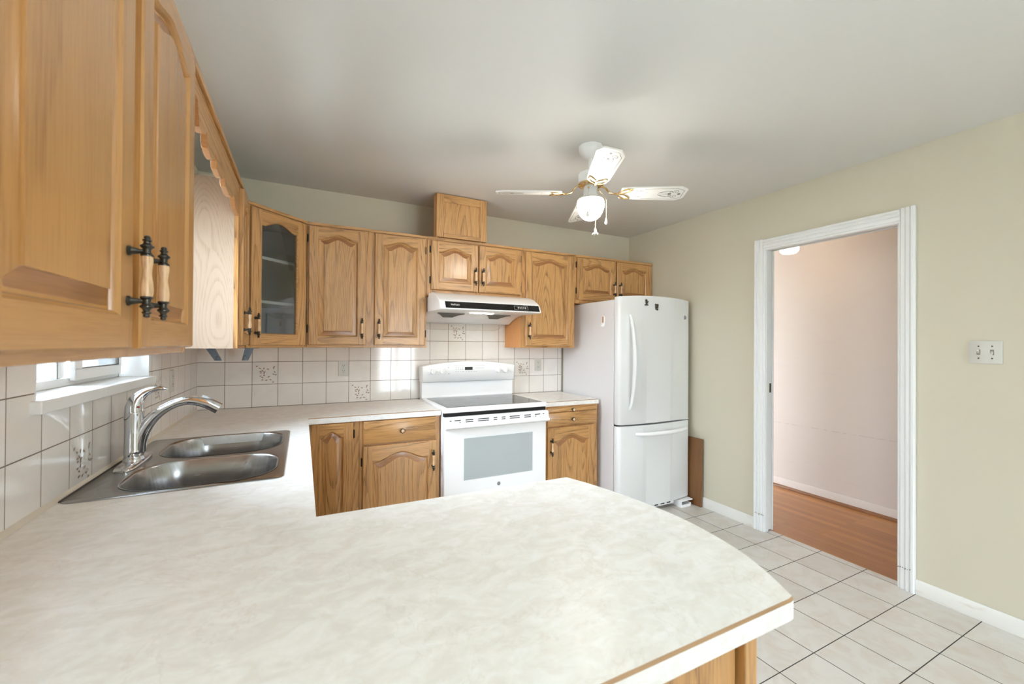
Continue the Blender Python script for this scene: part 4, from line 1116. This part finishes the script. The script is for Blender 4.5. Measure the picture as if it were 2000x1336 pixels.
MB().box(-0.0046, -0.0040, -0.011, 0.011, -0.010, 0.040, 'hookpic').build('picture_patch', r2_)
MB().tube([(-0.003, 0, -0.022), (-0.010, 0, -0.036), (-0.020, 0, -0.040), (-0.024, 0, -0.030)], 0.004, 'white', 10).build('hook_arm', r2_)

# leaning board
r = MB().box(-0.008, 0.008, -0.26, 0.26, 0.0, 0.566, 'board').build('board', loc=(3.5975, -0.655, 0.0015), bevel=0.001)
r.rotation_euler = (0, math.radians(1.1), 0)
tag(r, 'brown wooden board leaning on the right wall behind the fridge', 'board')

# ------------------------------------------------------------------ electrical plates
def outlet(label, loc, rotz):
    o = thing('outlet', label, 'outlet', loc, rotz)
    MB().loft([[(x, -d, z) for x, z in rrect(-0.035+i, 0.035-i, -0.057+i, 0.057-i, 0.004, 3)] for d, i in ((0, 0), (0.004, 0), (0.006, 0.002))], 'plate', 'plate', 'plate').build('cover_plate', o)
    for z in (0.020, -0.020):
        mb = MB().loft([[(0.0165*math.cos(t), -d, z+0.0145*max(-0.85, min(0.85, math.sin(t)))) for t in [2*PI*k/24 for k in range(24)]] for d in (0.0055, 0.0075)], 'plate', 'plate', 'plate')
        mb.box(-0.0075, -0.0050, -0.0079, -0.0070, z-0.001, z+0.008, 'slot'); mb.box(0.0050, 0.0075, -0.0079, -0.0070, z-0.001, z+0.007, 'slot')
        mb.lathe([(0.0026, -0.0070), (0.0026, -0.0079)], 'slot', 10, (0, 0, z-0.0075), 'y')
        mb.build('socket', o)
    MB().lathe([(0.003, -0.006), (0.002, -0.0075)], 'grey', 10, axis='y').build('screw', o)
    return o
outlet('white duplex outlet on the back tiles left of the range', (0.881, -0.0065, 1.168), 0)
outlet('white duplex outlet on the back tiles beside the fridge', (2.539, -0.0065, 1.170), 0)
outlet('white duplex outlet on the left tiles near the corner', (0.0065, -0.605, 1.155), PI/2)
o = thing('light_switch', 'white double toggle light switch plate right of the doorway', 'light switch', (W-0.0005, -2.527, 1.3295), -PI/2)
MB().loft([[(x, -d, z) for x, z in rrect(-0.0575+i, 0.0575-i, -0.057+i, 0.057-i, 0.004, 3)] for d, i in ((0, 0), (0.004, 0), (0.006, 0.0025))], 'plate', 'plate', 'plate').build('cover_plate', o)
for x, tl in ((-0.023, 1), (0.023, -1)):
    mb = MB().box(x-0.0065, x+0.0065, -0.0068, -0.0055, -0.013, 0.013, 'toggle_gap')
    mb.loft([[(x-0.004, -0.006, -0.006), (x+0.004, -0.006, -0.006), (x+0.004, -0.006, 0.006), (x-0.004, -0.006, 0.006)],
             [(x-0.003, -0.019, tl*0.009-0.004), (x+0.003, -0.019, tl*0.009-0.004), (x+0.003, -0.019, tl*0.009+0.004), (x-0.003, -0.019, tl*0.009+0.004)]], 'plate', None, 'plate')
    mb.build('toggle', o)
    for z in (0.030, -0.030): MB().lathe([(0.0035, -0.0058), (0.0030, -0.0072)], 'slot', 10, (x, 0, z), 'y').build('screw', o)

# ------------------------------------------------------------------ ceiling fan
FC = Vector((2.045, -1.430, 0))
r = thing('ceiling_fan', 'white four blade ceiling fan with brass fittings and lit globe', 'ceiling fan', (FC.x, FC.y, H-0.0005), 0)
fz = lambda z: z-H+0.0005
MB().lathe([(0.068, fz(H-0.0006)), (0.068, fz(2.445)), (0.064, fz(2.432)), (0.048, fz(2.412)), (0.030, fz(2.402)), (0.022, fz(2.398))], 'fanwhite', 32).build('canopy', r)
MB().lathe([(0.0135, fz(2.400)), (0.0135, fz(2.312))], 'fanwhite', 16).build('downrod', r)
MB().lathe([(0.020, fz(2.318)), (0.062, fz(2.316)), (0.069, fz(2.308)), (0.069, fz(2.262)), (0.064, fz(2.257))], 'fanwhite', 32).build('motor_housing', r)
MB().lathe([(0.066, fz(2.258)), (0.070, fz(2.254)), (0.070, fz(2.247)), (0.060, fz(2.243)), (0.045, fz(2.240))], 'brass', 32).build('brass_ring', r)
def blade_parts():
    bl = MB(); z0 = 0.0
    # outline along +x, from r=.165 to .53
    outl = [(0.165, -0.046), (0.205, -0.056), (0.300, -0.060), (0.490, -0.066), (0.530, -0.040), (0.530, 0.040), (0.490, 0.066), (0.300, 0.060), (0.205, 0.056), (0.165, 0.046)]
    bl.prism(outl, 'z', -0.0035, 0.0035, 'fanwhite')
    zs = -0.0041
    def poly(pts, w_=0.0016):
        for (ax, ay), (bx, by) in zip(pts, pts[1:]):
            l = math.hypot(bx-ax, by-ay) or 1; nx, ny = -(by-ay)/l*w_/2, (bx-ax)/l*w_/2
            bl.add([(ax+nx, ay+ny, zs), (bx+nx, by+ny, zs), (bx-nx, by-ny, zs), (ax-nx, ay-ny, zs)], [(0, 1, 2, 3)], 'scroll')
    inn = [(0.29, -0.046), (0.470, -0.054), (0.512, -0.034), (0.512, 0.034), (0.470, 0.054), (0.29, 0.046)]
    poly(inn, 0.0022)
    def spiral(cx, cy, r0, turns, a0, s=1, w_=0.0026):
        pts = []
        for k in range(22):
            t = k/21; a = a0+s*2*PI*turns*t; rr_ = r0*(1-0.85*t); pts.append((cx+rr_*math.cos(a), cy+rr_*math.sin(a)))
        poly(pts, w_)
    for s in (1, -1):
        spiral(0.470, 0.022*s, 0.017, 1.3, PI*0.9*s, -s); spiral(0.445, 0.014*s, 0.012, 1.0, 0, s)
        poly([(0.375, 0.006*s), (0.400, 0.022*s), (0.430, 0.026*s), (0.455, 0.018*s)], 0.003); poly([(0.38, 0.012*s), (0.41, 0.010*s), (0.44, 0.004*s)], 0.003)
        spiral(0.275, 0.026*s, 0.009, 1.0, 0, s, 0.002); spiral(0.258, 0.030*s, 0.006, 0.8, PI, s, 0.002)
    for c_ in ((0.440, 0), (0.492, 0)):
        bl.add([(c_[0]+0.010*math.cos(2*PI*k/10), 0.006*math.sin(2*PI*k/10), zs) for k in range(10)], [tuple(range(10))], 'scroll')
    ir = MB()
    ir.tube(arc_pts([(0.058, 0, 0.040), (0.085, 0, 0.030), (0.105, 0, 0.004), (0.135, 0, -0.006), (0.165, 0, -0.006)], 4), 0.0065, 'brass', 8, True, 0.7)
    for s in (1, -1):
        ir.tube(arc_pts([(0.150, 0, -0.006), (0.168, 0.030*s, -0.006), (0.195, 0.046*s, -0.006), (0.225, 0.044*s, -0.006)], 4), 0.0045, 'brass', 8)
        ir.tube(arc_pts([(0.155, 0, -0.006), (0.190, 0.010*s, -0.006), (0.215, 0.030*s, -0.006), (0.225, 0.044*s, -0.006)], 4), 0.0040, 'brass', 8)
        ir.lathe([(0.005, -0.006), (0.004, -0.009)], 'brass', 10, (0.220, 0.040*s, 0))
    return bl, ir
BZ = 2.205
bl, ir = blade_parts()
for k, a in enumerate((-27, 63, 153, 243)):
    b_ = bl.build('fan_blade', r, loc=(0, 0, fz(BZ)), recalc=False) if k == 0 else inst('fan_blade', B0, r, (0, 0, fz(BZ)))
    if k == 0: B0 = b_.data
    b_.rotation_mode = 'QUATERNION'
    b_.rotation_quaternion = (Matrix.Rotation(math.radians(a), 3, 'Z') @ Matrix.Rotation(math.radians(-12), 3, 'X')).to_quaternion()
    i_ = ir.build('blade_iron', b_) if k == 0 else inst('blade_iron', I0, b_)
    if k == 0: I0 = i_.data
MB().lathe([(0.034, fz(2.243)), (0.038, fz(2.236)), (0.040, fz(2.190)), (0.043, fz(2.182)), (0.066, fz(2.172)), (0.074, fz(2.162)), (0.070, fz(2.158))], 'fanwhite', 32).build('light_fitter', r)
MB().lathe([(0.064, fz(2.170)), (0.069, fz(2.163)), (0.0745, fz(2.152)), (0.0760, fz(2.138))], 'globe_rim', 36, caps=False).lathe([(0.0760, fz(2.138)), (0.0735, fz(2.118)), (0.0655, fz(2.095)), (0.0530, fz(2.074)), (0.0370, fz(2.060)), (0.018, fz(2.0525)), (0.001, fz(2.051))], 'globe', 36).build('globe', r)
toC = (Vector((CAM.x, CAM.y, 0))-FC).normalized(); side = Vector((toC.y, -toC.x, 0)); side = side if side.dot(rt) > 0 else -side
def chain(pts, knob, fancy=False):
    mb = MB().tube(pts, 0.0010, 'brass', 6)
    kx, ky, kz = pts[-1]
    if fancy:
        mb.lathe([(0.002, 0), (0.006, -0.006), (0.007, -0.020), (0.010, -0.028), (0.004, -0.030)], 'fanwhite', 12, (kx, ky, kz))
        for q in range(5):
            a = q*2*PI/5; mb.tube([(kx, ky, kz-0.026), (kx+0.012*math.cos(a), ky+0.012*math.sin(a), kz-0.030), (kx+0.018*math.cos(a), ky+0.018*math.sin(a), kz-0.036)], [0.004, 0.004, 0.002], 'fanwhite', 6)
    else:
        mb.lathe([(0.0015, 0), (0.004, -0.008), (0.0085, -0.026), (0.0085, -0.034), (0.004, -0.040), (0.001, -0.041)], 'fanwhite', 14, (kx, ky, kz))
    mb.lathe([(0.0055, 0.004), (0.0055, -0.004)], 'brass', 10, pts[0])
    return mb.build('pull_chain', r)
A = toC*0.041 - side*0.012; B_ = toC*0.087 - side*0.015
chain([(A.x, A.y, fz(2.222)), (B_.x, B_.y, fz(2.150)), (B_.x, B_.y, fz(2.085))], 0)
A = toC*0.012 + side*0.042; B_ = toC*0.012 + side*0.086
chain([(A.x, A.y, fz(2.216)), ((A.x+B_.x)/2, (A.y+B_.y)/2, fz(2.190)), (B_.x, B_.y, fz(2.155)), (B_.x, B_.y, fz(2.060))], 0)
A = -toC*0.030 + side*0.026; B_ = -toC*0.088 + side*0.028
chain([(A.x, A.y, fz(2.216)), (B_.x, B_.y, fz(2.160)), (B_.x, B_.y, fz(2.030))], 0, True)

# ------------------------------------------------------------------ hallway ceiling lamp
r = thing('hall_lamp', 'small lit white glass lamp hanging in the hallway', 'lamp', (4.235, -1.250, H-0.0005), 0)
MB().lathe([(0.055, 0.0), (0.055, -0.012), (0.02, -0.025), (0.008, -0.030), (0.008, -0.245), (0.03, -0.255)], 'fanwhite', 20).build('stem', r)
MB().lathe([(0.03, -0.250), (0.066, -0.262), (0.070, -0.285), (0.066, -0.318), (0.05, -0.334), (0.001, -0.340)], 'halllamp', 24).build('glass_bowl', r)
